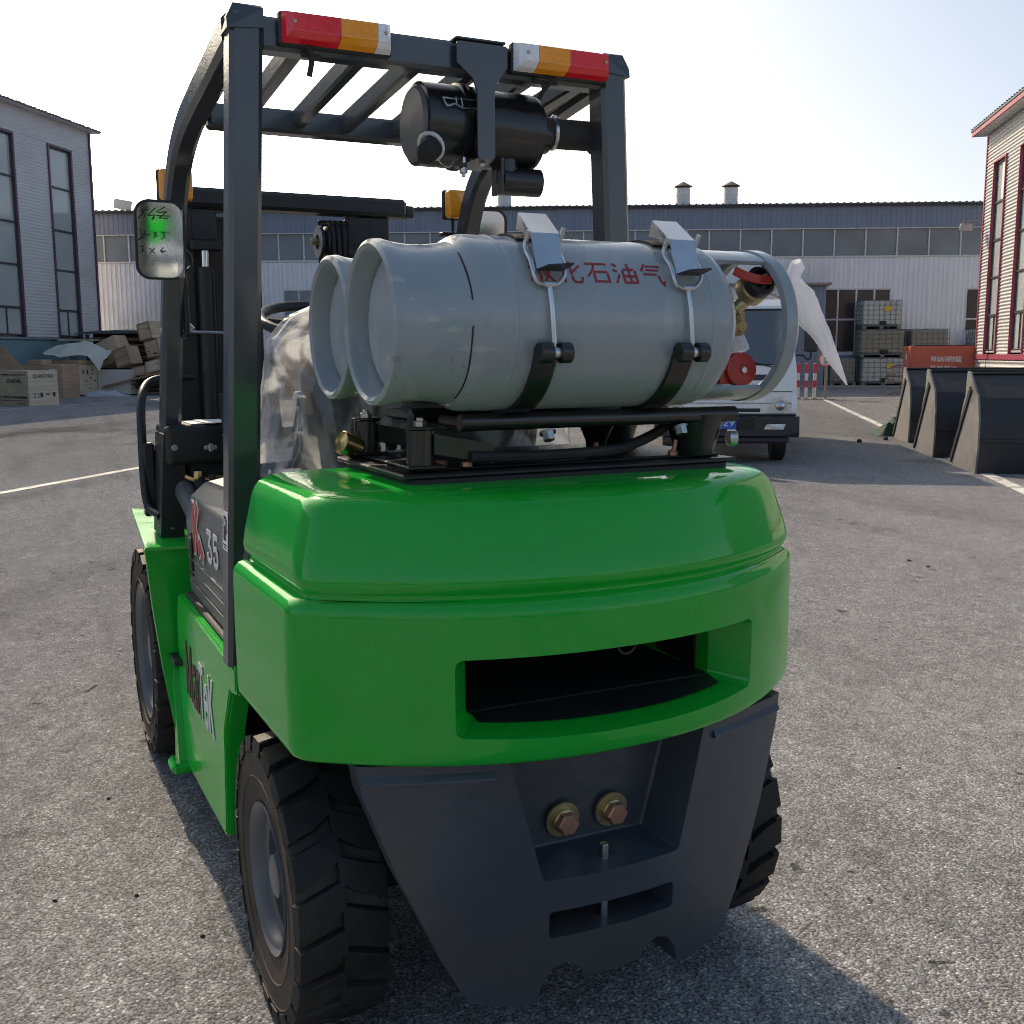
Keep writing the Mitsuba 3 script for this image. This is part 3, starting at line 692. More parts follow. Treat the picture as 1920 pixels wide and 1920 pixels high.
shelf_cut = blob_hull([((s * 0.162, -0.08, z), 0.006) for s in (-1, 1) for z in (0.352, 0.389)] + [((s * 0.150, 0.022, z), 0.006) for s in (-1, 1) for z in (0.352, 0.384)])
tb = diff(tb, rec, rec2, shelf_cut)
tail_key = P('tail_casting', tb, 'casting_grey', smooth=28)
for sg_ in (-1, 1):
    lx = np.linspace(0.238, 0.462, 9)
    lp = [(x, 0.031 + 0.5 * x * x, 0.622) for x in lx]
    lv, lf = [], []
    for x, y, z in lp:
        lv += [(sg_ * x, y + 0.004, z - 0.006), (sg_ * x, y - 0.010, z), (sg_ * x, y - 0.009, z + 0.004), (sg_ * x, y + 0.012, z + 0.031), (sg_ * x, y + 0.02, z + 0.031)]
    P('tail_ledge', cat([hull(lv[5 * i_:5 * i_ + 10]) for i_ in range(8)]), 'casting_grey', tail_key, 30)
for sx, zz in ((-0.055, 0.47), (0.055, 0.47)):
    b = P('bolt', hexnut((sx, 0.134, zz + 0.003), (0, -1, -0.08), 0.0235, 0.022), 'copper_bolt', tail_key)
    P('washer', cat(lathe([(0.0, 0), (0.036, 0), (0.036, 0.006), (0, 0.006)], (sx, 0.146, zz + 0.004), (0, -1, -0.1), 28), lathe([(0.0, 0), (0.024, 0), (0.024, 0.012), (0.019, 0.015), (0.019, 0.014), (0, 0.014)], (sx, 0.143, zz + 0.004), (0, -1, -0.1), 24)), 'yellow_zinc', tail_key, smooth=30)
P('tow_pin', cat(cyl((0, 0.075, 0.29), (0, 0.075, 0.442), 0.0095, 16)), 'steel', tail_key, smooth=30)

# ---- wheels
def tyre(R, W, rim, nl, side=1):
    h = W / 2
    prof = [(rim, -h * 0.82), (rim + 0.012, -h * 0.90), (rim + (R - rim) * 0.45, -h * 0.985), (R * 0.90, -h * 0.97), (R * 0.930, -h * 0.99), (R * 0.942, -h * 0.90), (R * 0.942, h * 0.90), (R * 0.930, h * 0.99), (R * 0.90, h * 0.97), (rim + (R - rim) * 0.45, h * 0.985), (rim + 0.012, h * 0.90), (rim, h * 0.82)]
    body = lathe(prof + [prof[0]], (0, 0, 0), (1, 0, 0), 72)
    # moulded rings on the side wall
    rr = [tr(lathe([(R * q - 0.004, h * 0.955), (R * q, h * 1.0), (R * q + 0.004, h * 0.955)], (0, 0, 0), (1, 0, 0), 72), np.eye(4)) for q in (0.70, 0.86)]
    lugs = []
    for i in range(nl):
        for s in (-1, 1):
            a0 = 2 * math.pi * (i + (0.5 if s > 0 else 0)) / nl
            d = 2 * math.pi / nl * 0.375
            pts = []
            for x, da, w in ((s * h * 1.0, 0.0, 1.0), (s * h * 0.45, 0.05, 0.95), (-s * h * 0.04, 0.13, 0.80)):
                for sg in (-1, 1):
                    for rad in (R * 0.92, R * 0.998 if abs(x) < h * 0.9 else R * 0.985):
                        aa = a0 + da + sg * d * w * (0.92 if rad > R * 0.95 else 1.06)
                        pts.append((x * (0.985 if rad > R * 0.95 else 1.0), rad * math.cos(aa), rad * math.sin(aa)))
            # side block that runs down the shoulder
            lugs.append(hull(pts))
            pts = []
            for rad, xx in ((R * 0.985, 0.985), (R * 0.985, 0.8), (R * 0.88, 1.03), (R * 0.88, 0.8)):
                for sg in (-1, 1):
                    aa = a0 + sg * d * 0.92
                    pts.append((s * h * xx, rad * math.cos(aa), rad * math.sin(aa)))
            lugs.append(hull(pts))
    return cat(body, rr), cat(lugs)

def wheel(n, R, W, rim, x, y, side, nl, dish=0.05, hub=0.05, nuts=0):
    "outer face towards side (-1 left)"
    M = FK @ frame((x, y, R), (side, 0, 0), (0, side, 0))      # local x outwards
    h = W / 2
    rm = lathe([(rim * 0.80, -h * 0.2), (rim * 0.80, h * 0.55), (rim * 0.90, h * 0.62), (rim * 0.93, h * 0.80), (rim * 1.0, h * 0.90), (rim * 1.035, h * 0.95), (rim * 1.04, h * 0.90), (rim, h * 0.80), (rim * 0.98, -h * 0.8), (rim * 0.85, -h * 0.8)], (0, 0, 0), (1, 0, 0), 56)
    disc = lathe([(0, h * 0.30), (rim * 0.25, h * 0.30), (rim * 0.35, h * 0.16), (rim * 0.70, h * 0.02), (rim * 0.82, h * 0.0), (rim * 0.82, -h * 0.1), (0, -h * 0.1)], (0, 0, 0), (1, 0, 0), 56)
    k = put(n, cat(rm, disc), 'rim_paint', fl, 35, M)
    body, lugs = tyre(R, W, rim, nl)
    put('tyre', body, 'tyre_rubber', k, 35, M)
    put('tread', lugs, 'tread_rubber', k, False, M)
    put('hub_cap', lathe([(0, h * 0.78), (hub * 0.75, h * 0.78), (hub * 0.92, h * 0.74), (hub * 0.95, h * 0.60), (hub, h * 0.58), (hub, h * 0.25), (0, h * 0.25)], (0, 0, 0), (1, 0, 0), 32), 'rim_paint', k, 30, M)
    if nuts:
        put('wheel_nuts', cat([hexnut((h * 0.05, rim * 0.58 * math.cos(a), rim * 0.58 * math.sin(a)), (1, 0, 0), 0.018, 0.05) for a in np.arange(nuts) * 2 * math.pi / nuts]), 'rim_paint', k, False, M)
    put('valve_stem', tube([(h * 0.1, rim * 0.2, -rim * 0.72), (h * 0.62, rim * 0.22, -rim * 0.62)], 0.005, 8), 'yellow_zinc', k, 30, M)
    return k
wheel('rear_wheel', 0.300, 0.176, 0.150, -0.478, 0.50, -1, 21, hub=0.048)
wheel('rear_wheel', 0.300, 0.185, 0.150, 0.455, 0.50, 1, 21, hub=0.048)
wheel('front_wheel', 0.360, 0.215, 0.225, -0.495, 2.20, -1, 22, hub=0.075, nuts=8)
wheel('front_wheel', 0.360, 0.215, 0.225, 0.495, 2.20, 1, 22, hub=0.075, nuts=8)
P('rear_axle', cat(cbox((-0.36, 0.44, 0.24), (0.36, 0.56, 0.36), 0.02), cbox((-0.30, 0.42, 0.36), (0.30, 0.9, 0.65), 0.02)), 'black_satin')
P('front_axle', cat(cbox((-0.45, 2.05, 0.22), (0.45, 2.29, 0.48), 0.03)), 'black_satin')
P('chassis', cat(cbox((-0.42, 0.62, 0.16), (0.42, 1.75, 0.62), 0.02), cbox((-0.40, 1.75, 0.30), (0.40, 2.35, 0.70), 0.02), cbox((-0.46, 0.60, 0.50), (0.46, 0.98, 0.66), 0.01)), 'black_satin')

# ---- body panels (left and right)
side = rpoly([(0.80, 0.668), (1.66, 0.668), (1.70, 0.60), (1.73, 0.16), (1.62, 0.135), (1.02, 0.165), (1.00, 0.20), (0.97, 0.46), (0.88, 0.585), (0.80, 0.60)], 0.012)
def slab(poly, x0, x1, ch=0.012):
    a = ext(poly.buffer(-ch), x1 - x0, YZ(x0))
    b = ext(poly, x1 - x0 - 2 * ch, YZ(x0 + ch))
    return trimesh.Trimesh(np.vstack([a.vertices, b.vertices])).convex_hull if False else a
def bevel_slab(poly, x_in, x_out, ch=0.012):
    "panel whose outer face is bevelled all round"
    o = 1 if x_out > x_in else -1
    outs = []
    for i, (ins, xx) in enumerate(((0, x_in), (0, x_out - o * ch), (ch * 0.3, x_out - o * ch * 0.3), (ch, x_out))):
        outs.append((poly.buffer(-ins, join_style='mitre') if ins else poly, xx))
    parts = []
    base = outs[0][0]
    N = 260
    ringsl = []
    for pl, xx in outs:
        L = pl.exterior
        c = np.array(L.coords)
        ringsl.append((pl, xx))
    a = ext(outs[0][0], abs(outs[1][1] - x_in), YZ(min(x_in, outs[1][1])))
    b = ext(outs[2][0], ch * 0.7 + 0.0005, YZ(min(outs[1][1] - 0.0005 * o, outs[2][1])))
    d = ext(outs[3][0], ch * 0.3 + 0.0005, YZ(min(outs[2][1] - 0.0005 * o, outs[3][1])))
    return cat(a, b, d)
for s in (-1, 1):
    k = P('body_panel', bevel_slab(side, s * 0.50, s * 0.55, 0.010), 'green_sheet')
    if s < 0: panel_left = k
# lettering on the left panel: two maroon strokes worn dark, then white letters
LM = frame((-0.5515, 1.56, 0.395), (0, -1, 0), (0, 0, 1), (-1, 0, 0))
def lett(txt, x, hgt, stretch=1.0, bold=True):
    m = meshkit.text_mesh(txt, hgt, 0.0012, bold)
    S = np.eye(4); S[0, 0] = stretch; S[0, 3] = x
    m.apply_transform(S)
    return m
P('maroon_letters', tr(lett('Man', 0.0, 0.155, 0.62), LM), 'maroon_print', panel_left)
P('white_letters', tr(lett('TeK', 0.235, 0.150, 0.55), LM), 'white_print', panel_left)

# ---- hood
hp = [(-0.515, 0.668), (-0.52, 0.90), (-0.505, 0.965), (-0.46, 1.005), (-0.38, 1.02), (0.38, 1.02), (0.46, 1.005), (0.505, 0.965), (0.52, 0.90), (0.515, 0.668)]
hp = rpoly(hp, 0.02)
hood = ext(hp, 0.84, frame((0, 1.62, 0), (1, 0, 0), (0, 0, 1)))
hk = P('hood', hood, 'hood_grey', smooth=25)
P('hood_ridges', cat([cbox((-0.5215, 0.86, z - 0.002), (-0.517, 1.60, z + 0.002), 0.0008) for z in (0.79, 0.755, 0.72)]), 'hood_grey', hk)
P('hood_seal', cat(cbox((-0.532, 0.80, 0.666), (-0.50, 1.62, 0.680), 0.004)), 'black_rubber', hk)
P('handle_slot', cat(cbox((-0.5225, 1.535, 0.74), (-0.519, 1.575, 0.87), 0.002), cbox((-0.529, 1.50, 0.80), (-0.5225, 1.53, 0.86), 0.003)), 'black_plastic', hk)
HM = frame((-0.5215, 1.50, 0.835), (0, -1, 0), (0, 0, 1), (-1, 0, 0))
P('white_digits', tr(lett('35', 0.225, 0.085, 1.15), HM), 'white_print', hk)
P('white_backing', tr(ext(unary_union([LineString(l).buffer(0.019, cap_style='square') for l in ([(0.035, 0), (0.035, 0.12)], [(0.04, 0.05), (0.095, 0.12)], [(0.06, 0.065), (0.11, 0.005)], [(0.115, 0.03), (0.16, 0.0)])]), 0.0012), HM), 'white_print', hk)
P('red_letter', tr(ext(unary_union([LineString(l).buffer(0.012, cap_style='square') for l in ([(0.035, 0), (0.035, 0.12)], [(0.04, 0.05), (0.095, 0.12)], [(0.06, 0.065), (0.11, 0.005)], [(0.125, 0.022), (0.16, 0.0)])]), 0.0024), HM), 'red_print', hk)

# ---- overhead guard
def leg(s):
    return sweep([(s * 0.522, 0.868, 0.66), (s * 0.4585, 0.868, 2.105)], rsec(0.072, 0.078, 0.010), up=(0, 1, 0))
for s in (-1, 1):
    k = P('rear_post', leg(s), 'frame_grey')
    if s < 0: post_left = k
    cap = hull([(s * 0.424, 0.825, 2.075), (s * 0.503, 0.825, 2.068), (s * 0.424, 0.90, 2.075), (s * 0.503, 0.90, 2.068), (s * 0.428, 0.835, 2.122), (s * 0.487, 0.835, 2.122), (s * 0.428, 0.89, 2.122), (s * 0.487, 0.89, 2.122), (s * 0.503, 0.83, 2.09), (s * 0.424, 0.826, 2.115), (s * 0.424, 0.9, 2.115)])
    P('post_cap', cap, 'frame_grey')
    path = curve([(s * 0.468, 0.905, 2.085), (s * 0.469, 1.15, 2.058), (s * 0.470, 1.38, 2.032), (s * 0.472, 1.56, 2.000), (s * 0.476, 1.70, 1.935), (s * 0.480, 1.795, 1.83), (s * 0.484, 1.85, 1.70), (s * 0.492, 1.915, 1.45), (s * 0.502, 1.985, 1.145)], 8)
    P('side_rail', sweep(path, rsec(0.062, 0.072, 0.012), up=(1, 0, 0)) if False else sweep(path, [(b, a) for a, b in rsec(0.062, 0.072, 0.012)][::-1], up=(1, 0, 0)), 'frame_grey', smooth=25)
P('rear_crossbar', cbox((-0.4305, 0.833, 2.034), (0.4305, 0.893, 2.104), 0.008), 'frame_grey')
P('front_crossbar', cbox((-0.437, 1.44, 1.985), (0.437, 1.50, 2.048), 0.008), 'frame_grey')
for x in (-0.337, -0.188, -0.051, 0.100, 0.250, 0.385):
    P('roof_bar', sweep([(x, 0.8935, 2.064), (x, 1.4395, 2.028)], rsec(0.034, 0.050, 0.006), up=(0, 0, 1)), 'frame_grey')

# ---- rear lamps on the crossbar
def rear_lamp(x0, x1, order):
    k = P('rear_lamp', cbox((x0 - 0.004, 0.812, 2.042), (x1 + 0.004, 0.8325, 2.112), 0.004), 'black_plastic')
    L = x1 - x0
    cuts = [0, 0.50, 0.84, 1.0] if order == 'rac' else [0, 0.20, 0.53, 1.0]
    mats = {'r': ('lens_red', 'red_lens'), 'a': ('lens_amber', 'amber_lens'), 'c': ('lens_clear', 'clear_lens')}
    for i, ch in enumerate(order):
        a, b = x0 + L * cuts[i] + 0.0006, x0 + L * cuts[i + 1] - 0.0006
        ea, eb = (0.016 if i == 0 else 0), (0.016 if i == 2 else 0)
        m = hull([(a, 0.8115, 2.046), (b, 0.8115, 2.046), (a, 0.8115, 2.108), (b, 0.8115, 2.108), (a + ea * 0.3, 0.79, 2.052), (b - eb * 0.3, 0.79, 2.052), (a + ea * 0.3, 0.79, 2.105), (b - eb * 0.3, 0.79, 2.105), (a + ea, 0.775, 2.064), (b - eb, 0.775, 2.064), (a + ea, 0.775, 2.101), (b - eb, 0.775, 2.101)])
        fx0, fx1, fz0, fz1 = a + ea + 0.002, b - eb - 0.002, 2.066, 2.0995
        nx_, nz_ = int((fx1 - fx0) / 0.006), 6
        xs_, zs_ = np.linspace(fx0, fx1, 2 * nx_ + 1), np.linspace(fz0, fz1, 2 * nz_ + 1)
        rv = [(x, 0.7748 - (0.0019 if ix % 2 and iz % 2 else 0.0), z) for ix, x in enumerate(xs_) for iz, z in enumerate(zs_)]
        nz1 = len(zs_)
        rf = []
        for ix in range(0, 2 * nx_, 2):
            for iz in range(0, 2 * nz_, 2):
                c0, c1, c2, c3, m_ = ix * nz1 + iz, (ix + 2) * nz1 + iz, (ix + 2) * nz1 + iz + 2, ix * nz1 + iz + 2, (ix + 1) * nz1 + iz + 1
                rf += [[c0, c1, m_], [c1, c2, m_], [c2, c3, m_], [c3, c0, m_]]
        P(mats[ch][1], cat(m, trimesh.Trimesh(rv, rf, process=False)), mats[ch][0], k)
    for xs in (x0 + 0.022, x1 - 0.022):
        P('screw', cyl((xs, 0.7755, 2.082), (xs, 0.772, 2.082), 0.0045, 10), 'yellow_zinc', k)
    return k
k1 = rear_lamp(-0.390, -0.142, 'rac')
k2 = rear_lamp(0.168, 0.425, 'car')
P('cable', cat(tube(curve([(-0.335, 0.815, 2.050), (-0.325, 0.812, 2.030), (-0.322, 0.82, 2.015), (-0.327, 0.825, 1.985)]), 0.006, 8), tube([(-0.345, 0.82, 2.028), (-0.302, 0.82, 2.026)], 0.006, 8)), 'black_rubber', k1, 30)
P('cable', cat(tube(curve([(0.285, 0.815, 2.046), (0.27, 0.812, 2.030), (0.255, 0.82, 2.012), (0.247, 0.83, 1.992)]), 0.0055, 8), tube([(0.225, 0.82, 2.030), (0.29, 0.82, 2.030)], 0.005, 8), tube(curve([(0.25, 0.82, 2.03), (0.252, 0.82, 2.01), (0.243, 0.83, 1.995)]), 0.003, 6)), 'black_rubber', k2, 30)

# ---- air cleaner hung from the crossbar
ac = P('air_cleaner', lathe([(0, 0), (0.090, 0), (0.098, 0.004), (0.098, 0.105), (0.094, 0.108), (0.094, 0.30), (0.088, 0.318), (0.074, 0.325), (0.046, 0.326), (0.044, 0.36), (0, 0.36)], (-0.035, 0.945, 1.932), (1, 0, 0), 64), 'black_gloss', smooth=30)
P('end_cap', lathe([(0, -0.008), (0.082, -0.006), (0.0895, 0.002), (0.0895, 0.006), (0, 0.006)], (-0.038, 0.945, 1.932), (1, 0, 0), 64), 'hood_grey', ac, 30)
P('clamp_band', lathe([(0.098, 0), (0.103, 0.002), (0.103, 0.016), (0.098, 0.018)], (0.062, 0.945, 1.932), (1, 0, 0), 64), 'black_gloss', ac, 30)
P('clamp_band', lathe([(0.094, 0), (0.099, 0.002), (0.099, 0.028), (0.094, 0.03)], (0.085, 0.945, 1.932), (1, 0, 0), 64), 'black_gloss', ac, 30)
def on_cyl(x, a, r): return (x, 0.945 - r * math.cos(a), 1.932 + r * math.sin(a))
clip = [tube(curve([on_cyl(0.085, 0.46, 0.105), on_cyl(0.05, 0.47, 0.104), on_cyl(0.03, 0.42, 0.108), on_cyl(0.002, 0.46, 0.104)]), 0.0022, 6),
        tube(curve([on_cyl(0.085, 0.25, 0.105), on_cyl(0.05, 0.24, 0.104), on_cyl(0.03, 0.30, 0.108), on_cyl(0.01, 0.25, 0.106), on_cyl(0.002, 0.46, 0.104)]), 0.0022, 6),
        tube([on_cyl(0.034, 0.46, 0.108), on_cyl(0.034, 0.26, 0.108)], 0.0022, 6), tube([on_cyl(0.048, 0.46, 0.108), on_cyl(0.048, 0.26, 0.108)], 0.0022, 6)]
P('clip', cat(clip), 'zinc', ac, 30)
P('dust_valve', cat(lathe([(0, 0), (0.020, 0.002), (0.026, 0.010), (0.022, 0.020), (0.026, 0.026), (0.027, 0.045), (0.022, 0.058), (0, 0.058)], (-0.052, 0.835, 1.838), (0.62, 0.62, 0.55), 24)), 'black_rubber', ac, 30)
P('valve_ring', tube([V(-0.022, 0.872, 1.868) + 0.031 * (math.cos(a) * unit(V(-0.62, 0.7, 0.1)) + math.sin(a) * unit(V(-0.3, -0.4, 0.85))) for a in np.linspace(0, 2 * math.pi, 24, endpoint=False)], 0.0055, 8, True), 'post_white', ac, 30)
P('wire_tie', tube(curve([(-0.01, 0.868, 1.842), (0.004, 0.865, 1.826), (0.022, 0.865, 1.822), (0.034, 0.868, 1.838)]), 0.0012, 5), 'steel', ac, 30)
P('bracket', cat(ext(unary_union([rpoly([(0.022, 2.098), (0.152, 2.098), (0.152, 2.050), (0.128, 2.018), (0.1185, 1.99), (0.1185, 1.838), (0.0735, 1.838), (0.0735, 1.99), (0.062, 2.018), (0.022, 2.050)], 0.006)]), 0.006, frame((0, 0.816, 0), (1, 0, 0), (0, 0, 1))),
                 cbox((0.022, 0.8165, 2.1045), (0.152, 0.86, 2.1105), 0.002), hull([(0.0735, 0.81, 1.838), (0.1185, 0.81, 1.838), (0.0735, 0.816, 1.838), (0.1185, 0.816, 1.838), (0.04, 0.88, 1.822), (0.1185, 0.90, 1.822), (0.04, 0.88, 1.828), (0.1185, 0.90, 1.828)])), 'frame_grey', ac, 25)
P('bracket_bolt', cat(hexnut((0.062, 0.872, 1.822), (0, 0, -1), 0.010, 0.012), cyl((0.062, 0.872, 1.85), (0.062, 0.872, 1.802), 0.005, 10), cyl((0.092, 0.83, 1.836), (0.092, 0.826, 1.825), 0.008, 12)), 'steel', ac)
elb = unman(man(cyl((0.195, 0.915, 1.86), (0.195, 0.915, 1.776), 0.031, 32)) + man(cyl((0.175, 0.915, 1.802), (0.285, 0.905, 1.802), 0.032, 32)) - man(cyl((0.20, 0.915, 1.802), (0.29, 0.904, 1.802), 0.027, 32)))
elb = cat(cyl((0.197, 0.915, 1.86), (0.197, 0.915, 1.80), 0.028, 32), cbox((0.170, 0.886, 1.772), (0.180, 0.945, 1.86), 0.002), lathe([(0.0, 0.0), (0.034, 0.0), (0.034, 0.105), (0.029, 0.107), (0.029, 0.02), (0, 0.02)], (0.181, 0.915, 1.806), (1, -0.06, 0), 32))
P('inlet_elbow', elb, 'black_gloss', ac, 30)
hs = P('air_hose', lathe([(0.036, 0), (0.040, 0.004), (0.040, 0.03), (0.0375, 0.034), (0.037, 0.15), (0.039, 0.155), (0.039, 0.205), (0, 0.205)], (0.302, 0.942, 1.938), (1, -0.10, 0.0), 40), 'black_rubber', smooth=30)
for xx in (0.335, 0.452):
    o = (xx, 0.942 - 0.1 * (xx - 0.302), 1.938)
    P('hose_clamp', cat(lathe([(0.0395, 0), (0.0415, 0.001), (0.0415, 0.010), (0.0395, 0.011), (0.0395, 0)], o, (1, -0.1, 0), 40), cyl((xx - 0.004, o[1] - 0.016, 1.976), (xx + 0.018, o[1] - 0.016, 1.976), 0.0055, 10), cbox((xx - 0.002, o[1] - 0.022, 1.968), (xx + 0.010, o[1] - 0.008, 1.981), 0.002)), 'zinc', hs, 30)
P('hose_flange', lathe([(0, 0), (0.046, 0), (0.046, 0.008), (0, 0.008)], (0.452, 0.92, 1.938), (1, 0, 0), 32), 'frame_grey', hs)

# ---- turn lamps, mirrors on the front posts
def turn_lamp(x, y, z, w=0.085):
    k = P('turn_lamp', cat(rbox((x - w / 2 - 0.004, y + 0.012, z - 0.05), (x + w / 2 + 0.004, y + 0.030, z + 0.05), 0.008, 6)), 'black_plastic')
    P('amber_lens', rbox((x - w / 2, y - 0.035, z - 0.046), (x + w / 2, y + 0.014, z + 0.046), 0.012, 8), 'lens_amber', k, 30)
    P('bracket', cat(cyl((x, y + 0.02, z - 0.05), (x, y + 0.02, z - 0.09), 0.006, 8), cbox((x - 0.045, y + 0.005, z - 0.105), (x + 0.02, y + 0.035, z - 0.092), 0.002)), 'black_satin', k)
    return k
turn_lamp(-0.458, 1.93, 1.897, 0.098)
turn_lamp(0.462, 1.885, 1.885, 0.07)
def mirror(x, y, z, w, h, yaw, pitch, armx):
    M = FK @ rotz(yaw, (x, y, z)) @ frame((0, 0, 0), (1, 0, 0), (0, math.cos(pitch), math.sin(pitch)))
    sh_ = sbox(-w / 2, -h / 2, w / 2, h / 2).buffer(-0.035).buffer(0.035, quad_segs=8)
    fr = frame((0, 0, 0), (1, 0, 0), (0, 0, 1))
    back = ext(sh_.buffer(0.006), 0.004, fr @ at(0, 0, -0.002))
    rim_ = ext(sh_.buffer(0.006).difference(sh_.buffer(-0.001)), 0.012, fr @ at(0, 0, -0.003))
    shell = hull([(a, 0.008, b) for a, b in np.array(sh_.buffer(0.004).exterior.coords)] + [(a * 0.6, 0.045, b * 0.7) for a, b in np.array(sh_.exterior.coords)])
    k = put('mirror', cat(rim_, shell), 'black_plastic', fl, 25, M)
    gl = unman(man(ext(sh_.buffer(-0.0015), 0.002, at(0, 0, 0.004))).refine_to_length(0.008))
    gv = np.array(gl.vertices)
    gv[:, 2] += np.where(gv[:, 2] > 0.005, -(gv[:, 0] ** 2 + gv[:, 1] ** 2) / (2 * 2.6), 0)
    gl = trimesh.Trimesh(gv, gl.faces, process=False)
    gl = trimesh.Trimesh(gv, np.array(gl.faces)[gl.face_normals[:, 2] > 0.5])
    put('mirror_glass', tr(gl, fr), 'mirror_glass', k, True, M)
    return k, M
MZ = 1.745
PITCH_M = 5.0
mk, MM = mirror(-0.545, 1.68, 1.705, 0.128, 0.212, math.radians(2), math.radians(PITCH_M), -0.5)
P('mirror_arm', cat(tube(curve([(-0.47, 1.85, 1.72), (-0.455, 1.86, 1.62), (-0.452, 1.87, 1.55), (-0.450, 1.88, 1.47), (-0.455, 1.89, 1.44), (-0.475, 1.90, 1.44)]), 0.009, 8), tube(curve([(-0.462, 1.83, 1.70), (-0.438, 1.84, 1.68), (-0.435, 1.84, 1.65), (-0.46, 1.83, 1.625)]), 0.005, 6)), 'black_plastic', mk, 30)
P('post_bolts', cat(cyl((-0.525, 1.925, 1.452), (-0.508, 1.925, 1.452), 0.011, 10), cyl((-0.44, 1.935, 1.47), (-0.425, 1.935, 1.455), 0.012, 10), cyl((-0.44, 1.935, 1.49), (-0.44, 1.92, 1.49), 0.006, 8)), 'steel')
fr = frame((0, -0.0068, 0), (1, 0, 0), (0, 0, 1))
sc_ = 0.128 / 620.0
def mpx(x, y): return ((x - 485) * sc_, -(y - 1070) * sc_)
ink = [[(200, 790), (320, 630)], [(235, 690), (330, 670)], [(255, 650), (290, 760)], [(330, 740), (430, 640)], [(345, 745), (420, 735), (380, 800), (420, 770)], [(450, 690), (555, 620)], [(445, 740), (620, 740)], [(480, 700), (580, 680), (480, 770), (590, 770)],
       [(225, 920), (240, 1060), (180, 1080)], [(205, 1060), (290, 970)], [(250, 1010), (345, 1000)], [(280, 960), (260, 1060)], [(390, 975), (435, 970), (405, 1000), (440, 1010), (390, 1040)], [(490, 960), (610, 965)], [(520, 960), (540, 1030), (500, 1060)],
       [(215, 1170), (255, 1160), (235, 1205), (258, 1215), (215, 1250)], [(330, 1180), (400, 1250)], [(405, 1180), (335, 1255)], [(520, 1170), (480, 1215), (500, 1235), (545, 1215), (480, 1222)]]
put('marker_writing', strokes([[mpx(*q) for q in l] for l in ink], 0.0028, 0.0006, fr), 'marker_ink', mk, False, MM)
film = []
Nf = 16
for i in range(Nf):
    for j in range(Nf):
        u_, v_ = i / (Nf - 1), j / (Nf - 1)
        yy = 640 + 950 * v_
        xl = 800 - 260 * math.sin(math.pi * min(1, v_ * 1.25)) ** 0.7 - (90 if v_ > 0.75 else 0)
        px_ = 800 - (800 - xl) * (1 - u_)
        a, b = mpx(px_, yy)
        film.append((min(a, 0.0625), -0.010 - 0.010 * meshkit.noise(V(a * 60, b * 60, 3.0)) - 0.006 * math.sin(9 * u_ + 6 * v_), max(b, -0.103)))
ff = []
for i in range(Nf - 1):
    for j in range(Nf - 1):
        q = i * Nf + j
        ff += [[q, q + 1, q + Nf + 1], [q, q + Nf + 1, q + Nf]]
put('film_scrap', trimesh.Trimesh(film, ff, process=False), 'plastic_film', mk, True, MM)
mk2, MM2 = mirror(0.615, 1.95, 1.78, 0.125, 0.20, math.radians(-4), math.radians(6), 0.5)
P('mirror_arm', tube([(0.56, 1.97, 1.78), (0.48, 1.9, 1.70)], 0.009, 8), 'black_plastic', mk2, 30)

# ---- cowl and front legs
for s in (-1, 1):
    lg = P('front_leg', cat(hull([(s * 0.555, 1.93, 0.80), (s * 0.482, 1.93, 0.79), (s * 0.555, 2.10, 0.80), (s * 0.482, 2.10, 0.79), (s * 0.535, 1.90, 1.13), (s * 0.468, 1.90, 1.13), (s * 0.535, 2.10, 1.13), (s * 0.468, 2.10, 1.13)])), 'black_plastic', smooth=30)
    P('screw', cat(*[cyl((s * x, y, z), (s * x, y - 0.006, z), 0.010, 12) for x, y, z in ((0.518, 1.933, 0.83),)]), 'steel', lg)
cw_ = P('cowl', cat(rbox((-0.533, 1.885, 1.03), (-0.33, 2.12, 1.158), 0.022, 8), cbox((-0.46, 1.92, 0.86), (-0.30, 2.1, 1.04), 0.01), cbox((-0.33, 1.9, 1.0), (0.42, 2.15, 1.14), 0.02)), 'black_plastic', smooth=35)
P('screw', cat(cyl((-0.505, 1.887, 1.088), (-0.505, 1.881, 1.088), 0.010, 12)), 'steel', cw_)
P('cable_clip', cat(cbox((-0.415, 1.876, 1.078), (-0.375, 1.886, 1.092), 0.003), cbox((-0.402, 1.872, 1.072), (-0.388, 1.886, 1.098), 0.003)), 'galvanised', cw_)
P('paper', cat(tr(cbox((-0.45, 1.90, 1.159), (-0.37, 2.08, 1.1605), 0.0003), np.eye(4)), tr(cbox((0, 0, 0), (0.085, 0.19, 0.0015), 0.0003), rotz(0.05, (-0.405, 1.885, 1.1625)))), 'white_paper', cw_)
P('tilt_cylinder', cat(cyl((-0.49, 2.02, 1.01), (-0.435, 1.70, 0.80), 0.034, 20)), 'hood_grey', smooth=30)
P('hydraulic_hose', cat(cyl((-0.44, 1.96, 1.02), (-0.40, 1.62, 0.80), 0.020, 12), tube(curve([(-0.40, 1.85, 1.0), (-0.385, 1.8, 0.85), (-0.36, 1.75, 0.74)]), 0.012, 8)), 'black_rubber', smooth=30)
P('pipe_fitting', cat(tube(curve([(-0.475, 1.90, 0.995), (-0.455, 1.895, 0.985), (-0.43, 1.89, 0.978), (-0.40, 1.89, 0.984), (-0.36, 1.89, 0.985)]), 0.008, 10), hexnut((-0.44, 1.89, 0.985), (0.1, 0, 1), 0.014, 0.026), hexnut((-0.385, 1.89, 0.984), (1, 0, 0), 0.012, 0.02)), 'brass', smooth=30)
P('floor_plate', cbox((-0.48, 1.62, 0.64), (0.48, 2.30, 0.67), 0.004), 'black_satin')
